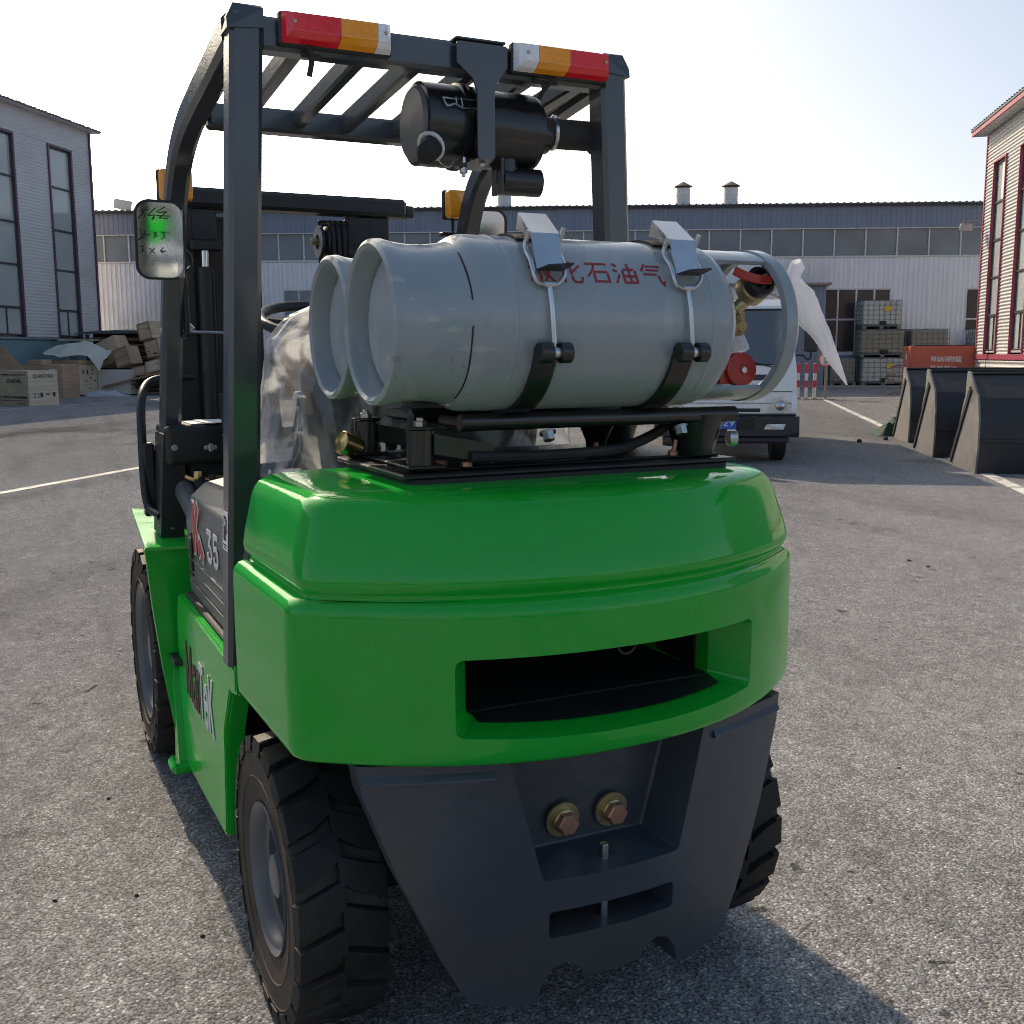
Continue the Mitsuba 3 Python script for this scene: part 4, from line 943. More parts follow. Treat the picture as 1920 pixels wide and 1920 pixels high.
gh = tube(curve([(-0.545, 1.98, 0.86), (-0.575, 2.08, 0.90), (-0.575, 2.12, 1.12), (-0.560, 2.20, 1.235), (-0.52, 2.30, 1.285), (-0.44, 2.36, 1.30), (-0.36, 2.38, 1.302)], 6), 0.0145, 12)
P('grab_handle', cat(gh, cbox((-0.580, 2.085, 0.86), (-0.540, 2.135, 1.09), 0.008), cbox((-0.58, 2.09, 0.845), (-0.48, 2.13, 0.868), 0.004)), 'black_plastic', smooth=35)

# ---- front fender with mudguard and step
for s in (-1, 1):
    top = ext(rpoly([(-0.622, 1.775), (-0.46, 1.75), (-0.45, 2.58), (-0.562, 2.70)], 0.008), 0.010, at(0, 0, 0.785))
    rows_ = [(1.778, 0.790, -0.620, -0.455), (1.774, 0.60, -0.606, -0.455), (1.745, 0.41, -0.588, -0.46), (1.69, 0.25, -0.569, -0.47), (1.65, 0.115, -0.552, -0.48)]
    rear = cat([hull([(x, y + dy, z) for y, z, xa, xb in (p_, q_) for x in (xa, xb) for dy in (0, 0.008)]) for p_, q_ in zip(rows_[:-1], rows_[1:])])
    lip = cat([hull([(x, y + dy, z) for y, z, xa, xb in (p_, q_) for x in (xa - 0.004, xa + 0.004) for dy in (-0.002, 0.022)]) for p_, q_ in zip(rows_[:-1], rows_[1:])])
    step = cat(cbox((-0.60, 1.60, 0.12), (-0.50, 1.70, 0.155), 0.012), hull([(-0.575, 1.70, 0.14), (-0.51, 1.70, 0.14), (-0.575, 1.62, 0.14), (-0.51, 1.62, 0.14), (-0.565, 1.735, 0.43), (-0.51, 1.735, 0.43), (-0.565, 1.72, 0.43), (-0.51, 1.72, 0.43)]))
    ms = [top, rear, lip, step]
    if s > 0: ms = [mirx(m) for m in ms]
    k = P('front_fender', cat(ms), 'green_sheet')
    P('step_plate', (lambda m: m if s < 0 else mirx(m))(cbox((-0.575, 1.62, 0.452), (-0.50, 1.73, 0.470), 0.004)), 'black_satin', k)

# ---- steering wheel, seat
sw = P('steering_wheel', tube([V(-0.09, 1.66, 1.478) + 0.175 * (math.cos(a) * V(1, 0, 0) + math.sin(a) * unit(V(0, 0.92, 0.30))) for a in np.linspace(0, 2 * math.pi, 48, endpoint=False)], 0.0155, 12, True), 'black_plastic', smooth=True)
P('spokes', cat(*[hull([V(-0.09, 1.66, 1.465) + r * (math.cos(a) * V(1, 0, 0) + math.sin(a) * unit(V(0, 0.92, 0.3))) + w * (-math.sin(a) * V(1, 0, 0) + math.cos(a) * unit(V(0, 0.92, 0.3))) + V(0, 0, dz) for r in (0.02, 0.17) for w in (-0.018, 0.018) for dz in (0, 0.012)]) for a in (0.3, math.pi - 0.3, 1.5 * math.pi)], cyl((-0.09, 1.675, 1.42), (-0.09, 1.66, 1.485), 0.045, 20)), 'black_plastic', sw, 30)
P('steering_column', cyl((-0.09, 1.675, 1.44), (-0.09, 1.96, 1.02), 0.035, 16), 'black_satin', sw, 30)
st = P('seat', cat(rbox((-0.27, 1.0, 1.06), (0.27, 1.45, 1.16), 0.04, 8), cbox((-0.22, 0.98, 1.02), (0.22, 1.4, 1.07), 0.01)), 'black_satin', smooth=35)
P('seat_back', hull(np.vstack([sp * 0.045 + V(x, y, z) for x, y, z in ((-0.27, 1.0, 1.12), (0.27, 1.0, 1.12), (-0.285, 0.98, 1.32), (0.285, 0.98, 1.32), (-0.22, 0.94, 1.43), (0.22, 0.94, 1.43))])), 'black_rubber', st, 35)
P('seat_hinge', cyl((-0.345, 0.98, 1.27), (-0.32, 0.98, 1.27), 0.018, 16), 'steel', st, 30)
P('valve_lever', cat(tube([(-0.30, 1.60, 1.02), (-0.305, 1.55, 1.22)], 0.008, 8), rbox((-0.325, 1.52, 1.21), (-0.285, 1.575, 1.27), 0.018, 8)), 'black_plastic', smooth=30)
P('side_console', cat(rbox((-0.40, 1.52, 1.06), (-0.28, 1.66, 1.15), 0.015, 6)), 'black_plastic', smooth=30)
P('tilted_plate', hull([(-0.385, 1.70, 1.08), (-0.385, 1.76, 1.26), (-0.36, 1.72, 1.08), (-0.36, 1.78, 1.26), (-0.20, 1.70, 1.08), (-0.20, 1.76, 1.26), (-0.20, 1.78, 1.26)]), 'black_satin')

# ---- mast ahead of the cab
P('mast_beam', cat(cbox((-0.405, 2.39, 1.902), (0.475, 2.50, 1.968), 0.012), cbox((0.475, 2.42, 1.905), (0.52, 2.50, 1.95), 0.01)), 'black_satin')
for s in (-1, 1):
    P('mast_rail', cat(cbox((s * 0.41, 2.42, 0.12), (s * 0.385, 2.58, 1.90), 0.004), cbox((s * 0.41, 2.42, 0.12), (s * 0.33, 2.438, 1.90), 0.004), cbox((s * 0.41, 2.562, 0.12), (s * 0.33, 2.58, 1.90), 0.004)), 'black_satin')
    P('inner_rail', cat(cbox((s * 0.322, 2.50, 0.12), (s * 0.30, 2.64, 1.895), 0.004), cbox((s * 0.322, 2.50, 0.12), (s * 0.255, 2.516, 1.895), 0.004)), 'black_satin')
    lc = P('lift_cylinder', cyl((s * 0.295, 2.40, 0.15), (s * 0.295, 2.40, 1.69), 0.030, 20), 'black_satin', smooth=30)
    P('rod', cyl((s * 0.295, 2.40, 1.69), (s * 0.295, 2.40, 1.76), 0.0135, 20), 'chrome_rod', lc, 30)
    P('rod_bracket', cat(cbox((s * 0.345, 2.38, 1.748), (s * 0.235, 2.43, 1.785), 0.005), cbox((s * 0.335, 2.42, 1.786), (s * 0.245, 2.46, 1.898), 0.004)), 'black_satin', lc)
for x_ in (-0.275, 0.215):
    P('lift_chain', cbox((x_ - 0.045, 2.52, 0.3), (x_ + 0.045, 2.56, 1.88), 0.004), 'black_satin')
P('mast_plate', cbox((-0.384, 2.60, 0.3), (-0.05, 2.63, 1.895), 0.004), 'black_satin')
P('mast_plate', cbox((0.165, 2.545, 0.5), (0.384, 2.56, 1.895), 0.004), 'black_satin')
P('mast_tie', cat(cbox((-0.40, 2.59, 0.62), (0.40, 2.62, 0.78), 0.01), cbox((-0.38, 2.60, 1.30), (0.38, 2.62, 1.36), 0.01)), 'black_satin')
P('clamp_rod', cat(cyl((-0.43, 2.37, 1.462), (-0.24, 2.37, 1.458), 0.0055, 10), hexnut((-0.43, 2.37, 1.462), (-1, 0, 0), 0.018, 0.02)), 'galvanised', smooth=30)
sv = P('hose_sheave', lathe([(0.018, 0), (0.058, 0), (0.058, 0.008), (0.046, 0.016), (0.058, 0.024), (0.058, 0.032), (0.018, 0.032)], (0.135, 2.44, 1.80), (1, 0, 0), 32), 'black_satin', smooth=30)
P('sheave_plate', lathe([(0.028, 0), (0.060, 0), (0.060, 0.003), (0.028, 0.003)], (0.130, 2.44, 1.80), (1, 0, 0), 32), 'galvanised', sv)
P('sheave_pin', hexnut((0.135, 2.44, 1.80), (-1, 0, 0), 0.015, 0.03), 'yellow_zinc', sv)
for i in range(4):
    x = 0.180 + 0.022 * i
    P('hydraulic_hose', tube(curve([(x, 2.47, 0.5), (x, 2.40, 1.2), (x, 2.395, 1.70), (x, 2.405, 1.84), (x, 2.45, 1.875)]), 0.0095, 8), 'black_rubber', smooth=30)
P('hydraulic_hose', tube(curve([(-0.24, 2.36, 0.6), (-0.238, 2.355, 1.1), (-0.235, 2.36, 1.5), (-0.232, 2.38, 1.72)]), 0.011, 8), 'black_rubber', smooth=30)
# load backrest and forks
lb_ = P('load_backrest', cat([cbox((x - 0.012, 2.80, 0.55), (x + 0.012, 2.83, 1.30), 0.003) for x in np.linspace(-0.36, 0.40, 7)] + [cbox((-0.372, 2.80, 1.27), (0.412, 2.835, 1.30), 0.004)]), 'black_satin')
P('perforated_plate', cat([cbox((-0.335, 2.70, 0.85 + 0.062 * i), (-0.312, 2.79, 0.90 + 0.062 * i), 0.003) for i in range(10)]), 'galvanised', lb_)
P('carriage', cat(cbox((-0.55, 2.74, 0.50), (0.55, 2.80, 0.60), 0.006), cbox((-0.55, 2.74, 0.14), (0.55, 2.80, 0.24), 0.006), cbox((-0.3, 2.70, 0.14), (-0.27, 2.74, 0.6), 0.004), cbox((0.27, 2.70, 0.14), (0.3, 2.74, 0.6), 0.004)), 'black_satin')
for s in (-1, 1):
    P('fork', cat(cbox((s * 0.25, 2.80, 0.06), (s * 0.37, 2.845, 0.62), 0.006), hull([(s * 0.25, 2.80, 0.05), (s * 0.37, 2.80, 0.05), (s * 0.25, 2.80, 0.095), (s * 0.37, 2.80, 0.095), (s * 0.27, 3.9, 0.05), (s * 0.35, 3.9, 0.05), (s * 0.27, 3.9, 0.062), (s * 0.35, 3.9, 0.062)])), 'black_satin')

# ---- fuel sticker on the rear post
SM = frame((-0.5225, 0.828, 0), (1, 0, 0), (0, 0, 1)) @ np.eye(4)
def post_x(z): return -0.522 + 0.0635 * (z - 0.66) / 1.445
stz = 0.975
fs = frame((post_x(stz) - 0.0365, 0.868, stz), (0, -1, 0), (0.044, 0, 1), (-1, 0, 0.044))
sk = P('fuel_sticker', tr(ext(rpoly([(-0.029, -0.045), (0.029, -0.045), (0.029, 0.045), (-0.029, 0.045)], 0.008), 0.0008), fs), 'white_paper', post_left)
P('pump_symbol', tr(ext(unary_union([rpoly([(-0.017, -0.022), (0.008, -0.022), (0.008, 0.035), (-0.017, 0.035)]).difference(sbox(-0.012, 0.012, 0.003, 0.028)), LineString([(0.008, 0.0), (0.017, -0.004), (0.019, 0.022), (0.012, 0.03)]).buffer(0.002), sbox(-0.018, -0.034, 0.016, -0.030), sbox(-0.012, -0.040, 0.012, -0.037)]), 0.0016), fs), 'dark_print', sk)

# ---- bracket for the gas cylinders
TY, TZ, TR, TY2 = 0.262, 1.430, 0.162, 0.592
br = P('cylinder_bracket', cat(cbox((-0.338, 0.235, 1.1455), (0.415, 0.66, 1.1555), 0.003), cbox((-0.30, 0.27, 1.156), (0.395, 0.63, 1.163), 0.003)), 'black_satin')
P('rubber_pad', ext(rpoly([(-0.325, 0.225), (0.40, 0.225), (0.40, 0.655), (-0.325, 0.655)], 0.04), 0.0185, at(0, 0, 1.1265)), 'black_rubber', br, 30)
for yy in (0.275, 0.60):
    P('pivot_post', cat(cyl((-0.288, yy, 1.163), (-0.288, yy, 1.236), 0.026, 24), cyl((-0.288, yy, 1.236), (-0.288, yy, 1.242), 0.031, 24), cbox((-0.325, yy - 0.035, 1.1635), (-0.25, yy + 0.035, 1.170), 0.002)), 'black_gloss', br, 30)
    P('post_bolt', cat(hexnut((-0.288, yy, 1.242), (0, 0, 1), 0.0125, 0.010), cyl((-0.288, yy, 1.242), (-0.288, yy, 1.258), 0.007, 12)), 'zinc', br)
    P('pivot_arm', hull([(-0.27, yy - 0.025, 1.19), (-0.27, yy + 0.025, 1.19), (-0.27, yy - 0.025, 1.228), (-0.27, yy + 0.025, 1.228), (-0.15, yy - 0.03, 1.168), (-0.15, yy + 0.03, 1.168), (-0.15, yy - 0.03, 1.205), (-0.15, yy + 0.03, 1.205)]), 'black_gloss', br)
P('cradle_rail', cat(cyl((-0.225, 0.235, 1.248), (0.405, 0.235, 1.248), 0.0165, 20), cbox((-0.22, 0.24, 1.236), (0.39, 0.36, 1.256), 0.006)), 'black_gloss', br, 35)
P('cradle_rail', cat(cyl((-0.225, 0.50, 1.244), (0.405, 0.50, 1.244), 0.020, 20), cbox((-0.22, 0.50, 1.236), (0.39, 0.68, 1.256), 0.006)), 'black_gloss', br, 35)
P('cradle_plate', cbox((-0.21, 0.34, 1.228), (0.38, 0.66, 1.2355), 0.002), 'black_satin', br)
for yy in (0.28, 0.60):
    P('cradle_cone', lathe([(0, 0), (0.040, 0), (0.056, 0.055), (0.068, 0.085), (0, 0.085)], (0.335, yy, 1.1635), (0, 0, 1), 28), 'black_gloss', br, 30)
P('cradle_cone', lathe([(0, 0), (0.022, 0), (0.024, 0.02), (0.048, 0.075), (0, 0.085)], (0.20, 0.46, 1.1635), (0, 0, 1), 24), 'black_gloss', br, 30)
P('lock_bar', cat(tube(curve([(-0.20, 0.245, 1.183), (-0.05, 0.25, 1.178), (0.12, 0.26, 1.181), (0.18, 0.275, 1.19), (0.24, 0.29, 1.207), (0.28, 0.30, 1.225)]), 0.011, 10)), 'black_rubber', br, 35)
P('lock_knob', cyl((0.40, 0.25, 1.196), (0.418, 0.245, 1.196), 0.017, 24), 'zinc', br, 30)
P('plate_bolt', hexnut((-0.20, 0.262, 1.163), (0, 0, 1), 0.011, 0.010), 'copper_bolt', br)
P('plate_bolt', hexnut((-0.235, 0.30, 1.163), (0, 0, 1), 0.011, 0.010), 'copper_bolt', br)
P('plate_bolt', cat(hexnut((0.165, 0.40, 1.163), (0, 0, 1), 0.011, 0.012), cyl((0.165, 0.40, 1.163), (0.165, 0.40, 1.186), 0.006, 10)), 'copper_bolt', br)
P('plate_bolt', cat(hexnut((0.275, 0.27, 1.163), (0, 0, 1), 0.011, 0.010), cyl((0.275, 0.27, 1.163), (0.282, 0.27, 1.196), 0.005, 10)), 'copper_bolt', br)
for x in (-0.045, 0.262):
    P('rail_nut', cat(lathe([(0, 0), (0.0165, 0), (0.0165, 0.004), (0, 0.004)], (x, 0.226, 1.226), (0, -0.5, -1), 20), hexnut((x, 0.225, 1.224), (0, -0.5, -1), 0.0125, 0.016)), 'zinc', br)
P('brass_coupling', cat(lathe([(0, 0), (0.021, 0.004), (0.023, 0), (0.025, 0.002), (0.025, 0.044), (0.021, 0.05), (0.012, 0.052), (0.012, 0.072), (0, 0.072)], (-0.350, 0.585, 1.193), (0.86, 0.2, -0.34), 24)), 'brass', br, 30)
P('gas_valve', cat(tube([(-0.275, 0.60, 1.175), (-0.18, 0.60, 1.178)], 0.008, 10), hexnut((-0.25, 0.60, 1.170), (0, 0, 1), 0.012, 0.022), hexnut((-0.215, 0.60, 1.170), (0, 0, 1), 0.011, 0.026)), 'zinc', br)
# straps
def band(x0, x1, cy, r0, r1, a0, a1, n=40):
    "arc band round a cylinder axis at (cy,TZ); angle from rear (-Y) upwards"
    aa = np.linspace(a0, a1, n)
    pts = [(cy - r1 * math.cos(a), TZ + r1 * math.sin(a)) for a in aa] + [(cy - r0 * math.cos(a), TZ + r0 * math.sin(a)) for a in aa[::-1]]
    return ext(Polygon(pts), x1 - x0, YZ(x0))
def oncyl(x, a, r=TR + 0.004): return (x, TY - r * math.cos(a), TZ + r * math.sin(a))
for xs in (-0.104, 0.190):
    w = 0.026
    s_ = P('strap', cat(band(xs - w + 0.004, xs + w + 0.010, TY, TR + 0.001, TR + 0.0055, 1.15, 2.35), band(xs - w + 0.03, xs + w + 0.04, TY2, TR + 0.001, TR + 0.0055, 0.9, 3.3)), 'black_rubber', br, 30)
    P('saddle', cat(band(xs - w - 0.004, xs + w - 0.012, TY, TR + 0.001, TR + 0.009, -1.75, -0.36), cyl((xs - 0.032, 0.087, 1.376), (xs - 0.006, 0.087, 1.376), 0.0185, 24), cyl((xs + 0.010, 0.087, 1.376), (xs + 0.032, 0.087, 1.376), 0.0185, 24)), 'black_gloss', br, 30)
    P('pivot_pin', cyl((xs - 0.007, 0.087, 1.376), (xs + 0.011, 0.087, 1.376), 0.0105, 16), 'zinc', br, 30)
    # latch: two bent plates
    A = [V(xs + 0.000, 0.232, 1.634), V(xs + 0.058, 0.232, 1.634)]
    Bp = [V(xs - 0.020, 0.140, 1.588), V(xs + 0.038, 0.140, 1.588)]
    Cp = [V(xs - 0.024, 0.108, 1.522), V(xs + 0.028, 0.108, 1.522)]
    def plate(a, b, t=0.003):
        nn = unit(np.cross(a[1] - a[0], b[0] - a[0])) * t
        return hull([a[0], a[1], b[0], b[1], a[0] + nn, a[1] + nn, b[0] + nn, b[1] + nn])
    lip = [Cp[0] + V(0.008, -0.03, 0.006), Cp[1] + V(0.006, -0.03, 0.010)]
    k = P('latch', cat(plate(A, Bp), plate(Bp, Cp), hull([A[0], A[0] + V(0.003, 0, 0), A[0] + V(0, 0.01, -0.030), A[0] + V(0.003, 0.01, -0.030), Bp[0] + V(0, 0.02, 0), Bp[0] + V(0.003, 0.02, 0)])), 'zinc', br)
    P('latch_lip', plate(Cp, lip), 'black_satin', k)
    bail = [(xs - 0.026, 0.135, 1.590)] + [oncyl(xs - 0.028 - 0.006 * (0.85 - a), a, TR + 0.014) for a in (0.85, 0.65, 0.52)] + [oncyl(xs - 0.026, 0.43, TR + 0.01), oncyl(xs - 0.012, 0.385, TR + 0.009), oncyl(xs + 0.006, 0.385, TR + 0.009), oncyl(xs + 0.022, 0.43, TR + 0.01)] + [oncyl(xs + 0.032 + 0.02 * (a - 0.5), a, TR + 0.014) for a in (0.52, 0.65, 0.85)] + [(xs + 0.044, 0.135, 1.598)]
    P('bail', tube(curve(bail, 5), 0.0045, 10), 'zinc', br, 30)
    P('strap_rod', cat(tube([oncyl(xs - 0.002, 0.385, TR + 0.010), oncyl(xs - 0.002, 0.15, TR + 0.010), oncyl(xs, -0.1, TR + 0.011), (xs + 0.002, 0.088, 1.372)], 0.0048, 10), cyl(oncyl(xs - 0.012, 0.385, TR + 0.011), oncyl(xs + 0.008, 0.385, TR + 0.011), 0.006, 10)), 'zinc', br, 30)
# ================================================================ GAS CYLINDERS
def gas_cylinder(cy, label, dx=0.0):
    g = thing('gas_cylinder', label, 'gas cylinder', 'gas cylinders on the forklift')
    R = TR
    prof = [(0, -0.292)] + [(R * math.sin(a), -0.215 - 0.077 * math.cos(a)) for a in np.linspace(0.15, math.pi / 2, 14)] + [(R, -0.175), (R + 0.0012, -0.173), (R + 0.0012, -0.167), (R, -0.165), (R, 0.245), (R + 0.0012, 0.247), (R + 0.0012, 0.253), (R, 0.255)] + [(R * math.cos(a), 0.275 + 0.082 * math.sin(a)) for a in np.linspace(0.05, math.pi / 2 - 0.15, 14)] + [(0, 0.357)]
    M = FK @ at(dx, cy, TZ)
    put('body', lathe(prof, (0, 0, 0), (1, 0, 0), 96), 'tank_paint', g, 30, M)
    put('foot_ring', lathe([(0.1535, -0.228), (0.1445, -0.258), (0.1405, -0.290), (0.1405, -0.325), (0.1440, -0.352), (0.1485, -0.372), (0.1465, -0.386), (0.139, -0.391), (0.133, -0.386), (0.1305, -0.375), (0.1265, -0.335), (0.1245, -0.30), (0.125, -0.262), (0.130, -0.235)], (0, 0, 0), (1, 0, 0), 96), 'tank_paint', g, 30, M)
    put('end_plate', lathe([(0, -0.366), (0.06, -0.363), (0.10, -0.356), (0.120, -0.346), (0.1255, -0.336), (0.1255, -0.30), (0, -0.30)], (0, 0, 0), (1, 0, 0), 64), 'tank_paint', g, 30, M)
    # weld gap line round the ring
    put('seam', cat([tube([(-0.2475 + 0.001 * math.sin(6 * a), -0.1478 * math.cos(a), 0.1478 * math.sin(a)) for a in np.linspace(a0, a1, 14)], 0.0016, 6) for a0, a1 in ((0.25, 0.95), (-1.15, -0.05))]), 'dark_print', g, 30, M)
    # guard ring with two straps
    ring_ = lathe([(0.157, 0.430), (0.158, 0.456), (0.152, 0.464), (0.142, 0.462), (0.135, 0.452), (0.136, 0.436), (0.144, 0.428), (0.157, 0.430)], (0, 0, 0), (1, 0, 0), 72)
    def shell(a0, a1, x0, x1, r0=0.137, r1=0.145, bow=0.0):
        aa = np.linspace(a0, a1, 26)
        vs, fs_ = [], []
        for i, a in enumerate(aa):
            e = bow * (2 * i / 25 - 1) ** 2
            for r in (r0, r1):
                for x in (x0, x1):
                    xx = x
                    vs.append((xx, -r * math.cos(a), r * math.sin(a)))
        for i in range(25):
            b = i * 4
            for q in ((0, 1, 5, 4), (2, 6, 7, 3), (0, 4, 6, 2), (1, 3, 7, 5)):
                fs_.append([b + t for t in (q[0], q[1], q[2])])
                fs_.append([b + t for t in (q[0], q[2], q[3])])
        for b, o in ((0, 1), (100, 0)):
            fs_ += [[b, b + 2, b + 3], [b, b + 3, b + 1]] if o else [[b, b + 3, b + 2], [b, b + 1, b + 3]]
        m = trimesh.Trimesh(vs, fs_, process=False)
        if m.volume < 0: m.invert()
        return m
    guard = cat(ring_, shell(0.98, 2.15, 0.29, 0.452, 0.145, 0.154), shell(-2.1, -0.98, 0.29, 0.452, 0.145, 0.154))
    put('valve_guard', guard, 'tank_paint', g, 35, M)
    v = put('valve', cat(cyl((0.345, 0, 0), (0.435, 0, 0), 0.020, 20), cyl((0.426, 0, -0.018), (0.426, 0, 0.03), 0.016, 18), cyl((0.426, -0.02, 0), (0.426, 0.03, 0), 0.013, 14)), 'valve_metal', g, 30, M)
    return g, v, M
g1, v1, M1 = gas_cylinder(TY, 'grey gas cylinder with red stencilled writing, the one strapped nearest the viewer')
g2, v2, M2 = gas_cylinder(TY2, 'plain grey gas cylinder lying behind the one with red writing', 0.020)
# handwheels and levers
HWd = unit(V(-0.05, -0.9, 0.42))
def ring_pts(c, d, r, n=28):
    d = unit(d); a = unit(np.cross(d, V(1, 0, 0.2))); b = np.cross(d, a)
    return [np.asarray(c) + r * (math.cos(t) * a + math.sin(t) * b) for t in np.linspace(0, 2 * math.pi, n, endpoint=False)]
hc = V(0.430, -0.055, 0.082)
put('handwheel', cat(lathe([(0.022, 0), (0.030, 0), (0.032, 0.004), (0.032, 0.022), (0.028, 0.026), (0.022, 0.024)], hc, HWd, 28), lathe([(0, 0.006), (0.023, 0.006), (0.023, 0.014), (0.010, 0.016), (0.010, 0.024), (0, 0.024)], hc, HWd, 20)), 'black_plastic', v1, 30, M1)
put('coupling', cat(lathe([(0, -0.03), (0.030, -0.03), (0.033, -0.026), (0.033, -0.004), (0.028, 0), (0, 0)], hc, HWd, 28), cyl(hc + V(-0.03, 0.03, -0.05), hc + V(0, 0.02, -0.02), 0.014, 16)), 'yellow_zinc', v1, 30, M1)
put('lever', sweep(curve([hc + V(-0.078, -0.030, 0.026), hc + V(-0.055, -0.036, 0.016), hc + V(-0.025, -0.038, 0.010), hc + V(0.010, -0.034, 0.010)]), rsec(0.006, 0.018, 0.002), up=(0, 0, 1)), 'red_plastic', v1, 30, M1)
put('lever_screw', cyl(hc + HWd * 0.03, hc + HWd * 0.040, 0.007, 12), 'zinc', v1, 30, M1)
h2 = V(0.388, -0.055, -0.090)
put('handwheel', cat(lathe([(0, 0), (0.034, 0), (0.036, 0.004), (0.034, 0.018), (0, 0.02)], h2, (-0.1, -1, 0.1), 28), hull([h2 + V(-0.05, -0.008, -0.028), h2 + V(-0.05, 0, -0.028), h2 + V(-0.045, -0.008, 0.0), h2 + V(-0.045, 0, 0.0), h2 + V(0, -0.008, -0.03), h2 + V(0, 0, -0.03), h2 + V(0, -0.008, 0.02), h2 + V(0, 0, 0.02)])), 'red_plastic', v1, 30, M1)
put('handwheel_screw', cyl(h2 + V(0, -0.019, 0.0), h2 + V(0, -0.026, 0.0), 0.007, 12), 'zinc', v1, 30, M1)
# stencil: wrapped on the cylinder
gt = ext(glyphs('液化石油气', 0.049, 0.085, 0.19), 0.0006)
gt = gt.subdivide_to_size(0.012)
gv = np.array(gt.vertices)
ang = 0.445 + gv[:, 1] / TR
rr_ = TR + 0.0009 + gv[:, 2]
wrap = np.column_stack([gv[:, 0] - 0.134, -rr_ * np.cos(ang), rr_ * np.sin(ang)])
put('writing', trimesh.Trimesh(wrap, gt.faces, process=False), 'red_stencil', g1, False, M1)
# white bag tied over the hose end at the guard ring
def bag(M, top, pts, wid, label, nm='plastic_bag'):
    rows = []
    P_ = curve(pts, 12)
    n_ = len(P_)
    for i, c in enumerate(P_):
        t = i / (n_ - 1)
        w_ = np.interp(t, [q[0] for q in wid], [q[1] for q in wid])
        for j in range(64):
            a = 2 * math.pi * j / 64
            fold = 1 + 0.16 * math.sin(3 * a + 5 * t) + 0.38 * (0.5 - abs(2 * meshkit.noise(V(3.2 * math.cos(a) + 7, 3.2 * math.sin(a), t * 3)) - 1)) + 0.10 * (0.5 - abs(2 * meshkit.noise(V(8 * math.cos(a), 8 * math.sin(a), t * 9)) - 1))
            rows.append((c[0] + w_ * fold * math.cos(a), c[1] + 0.35 * w_ * fold * math.sin(a), c[2] + 0.25 * w_ * fold * math.cos(a + 0.6)))
    fs_ = []
    for i in range(n_ - 1):
        for j in range(64):
            k_ = (j + 1) % 64
            fs_ += [[i * 64 + j, i * 64 + k_, (i + 1) * 64 + k_], [i * 64 + j, (i + 1) * 64 + k_, (i + 1) * 64 + j]]
    k_ = thing(nm, label, 'plastic bag')
    scene[k_] = {**mikit.ply(trimesh.Trimesh(rows, fs_, process=False), 'bag_film', smooth=12), 'to_world': T(M.tolist())}
    return k_
bag(FK, None, [(0.570, 0.25, 1.572), (0.570, 0.25, 1.550), (0.563, 0.248, 1.526), (0.580, 0.245, 1.490), (0.612, 0.245, 1.443), (0.650, 0.248, 1.406), (0.692, 0.25, 1.350), (0.727, 0.25, 1.303)],
    [(0, 0.011), (0.12, 0.019), (0.26, 0.014), (0.40, 0.030), (0.56, 0.030), (0.72, 0.019), (0.88, 0.010), (1, 0.002)], 'long white plastic bag tied to the cylinder guard ring, hanging to a point')
bag(FK, None, [(0.415, 0.33, 1.50), (0.425, 0.32, 1.46), (0.44, 0.31, 1.42), (0.455, 0.30, 1.375)], [(0, 0.006), (0.5, 0.024), (1, 0.032)], 'small white plastic bag hanging between the cylinder and the red valve handle')

# plastic wrapping over the seat
ws = []
zc = np.linspace(1.085, 1.52, 70)
nu = 130
for z in zc:
    t = (z - 1.085) / 0.435
    for j in range(nu):
        a = 2 * math.pi * j / nu
        hw = np.interp(t, [0, 0.15, 0.35, 0.6, 0.75, 0.88, 0.95, 1], [0.445, 0.42, 0.40, 0.395, 0.39, 0.345, 0.28, 0.15])
        hd = np.interp(t, [0, 0.3, 0.6, 0.9, 1], [0.24, 0.22, 0.13, 0.085, 0.03])
        yc = np.interp(t, [0, 0.3, 0.6, 1], [1.09, 1.08, 1.02, 0.96])
        cx_, sx_ = math.cos(a), math.sin(a)
        rx = hw * abs(cx_) ** 0.5 * (1 if cx_ > 0 else -1)
        ry = hd * abs(sx_) ** 0.6 * (1 if sx_ > 0 else -1)
        fold = 0.020 * (meshkit.fbm(V(cx_ * 5, sx_ * 5, z * 5 + 2), 3) - 0.5) + 0.020 * (1 - 0.7 * t) * math.sin(9 * a + 6 * meshkit.noise(V(cx_ * 2, sx_ * 2, z * 4)))
        rg = 0.0
        for fq, am in ((3.0, 0.030), (7.0, 0.018), (15.0, 0.008)):
            rg += am * (0.35 - abs(2 * meshkit.noise(V(cx_ * fq * 0.5 + 9, sx_ * fq * 0.5, z * fq + 3 * cx_)) - 1))
        fold = 0.45 * fold + rg * 0.55
        rx *= 1 + fold * 2.6
        ry *= 1 + fold * 3.2
        ws.append((rx, yc + ry, z))
fs_ = []
for i in range(len(zc) - 1):
    for j in range(nu):
        k_ = (j + 1) % nu
        fs_ += [[i * nu + j, i * nu + k_, (i + 1) * nu + k_], [i * nu + j, (i + 1) * nu + k_, (i + 1) * nu + j]]
c_ = len(ws)
ws.append((0, 0.96, 1.522))
fs_ += [[c_, (len(zc) - 1) * nu + j, (len(zc) - 1) * nu + (j + 1) % nu] for j in range(nu)]
wr = thing('plastic_wrap', 'clear crumpled plastic wrapping over the black forklift seat', 'plastic wrap')
scene[wr] = {**mikit.ply(trimesh.Trimesh(ws, fs_, process=False), 'plastic_film', smooth=25), 'to_world': T(FK.tolist())}
# ================================================================ THINGS IN THE YARD
def yawf(o, deg): return rotz(math.radians(deg), o)
FRONT = frame((0, 0, 0), (1, 0, 0), (0, 0, 1))            # text plane xy -> local xz, extrudes towards -y

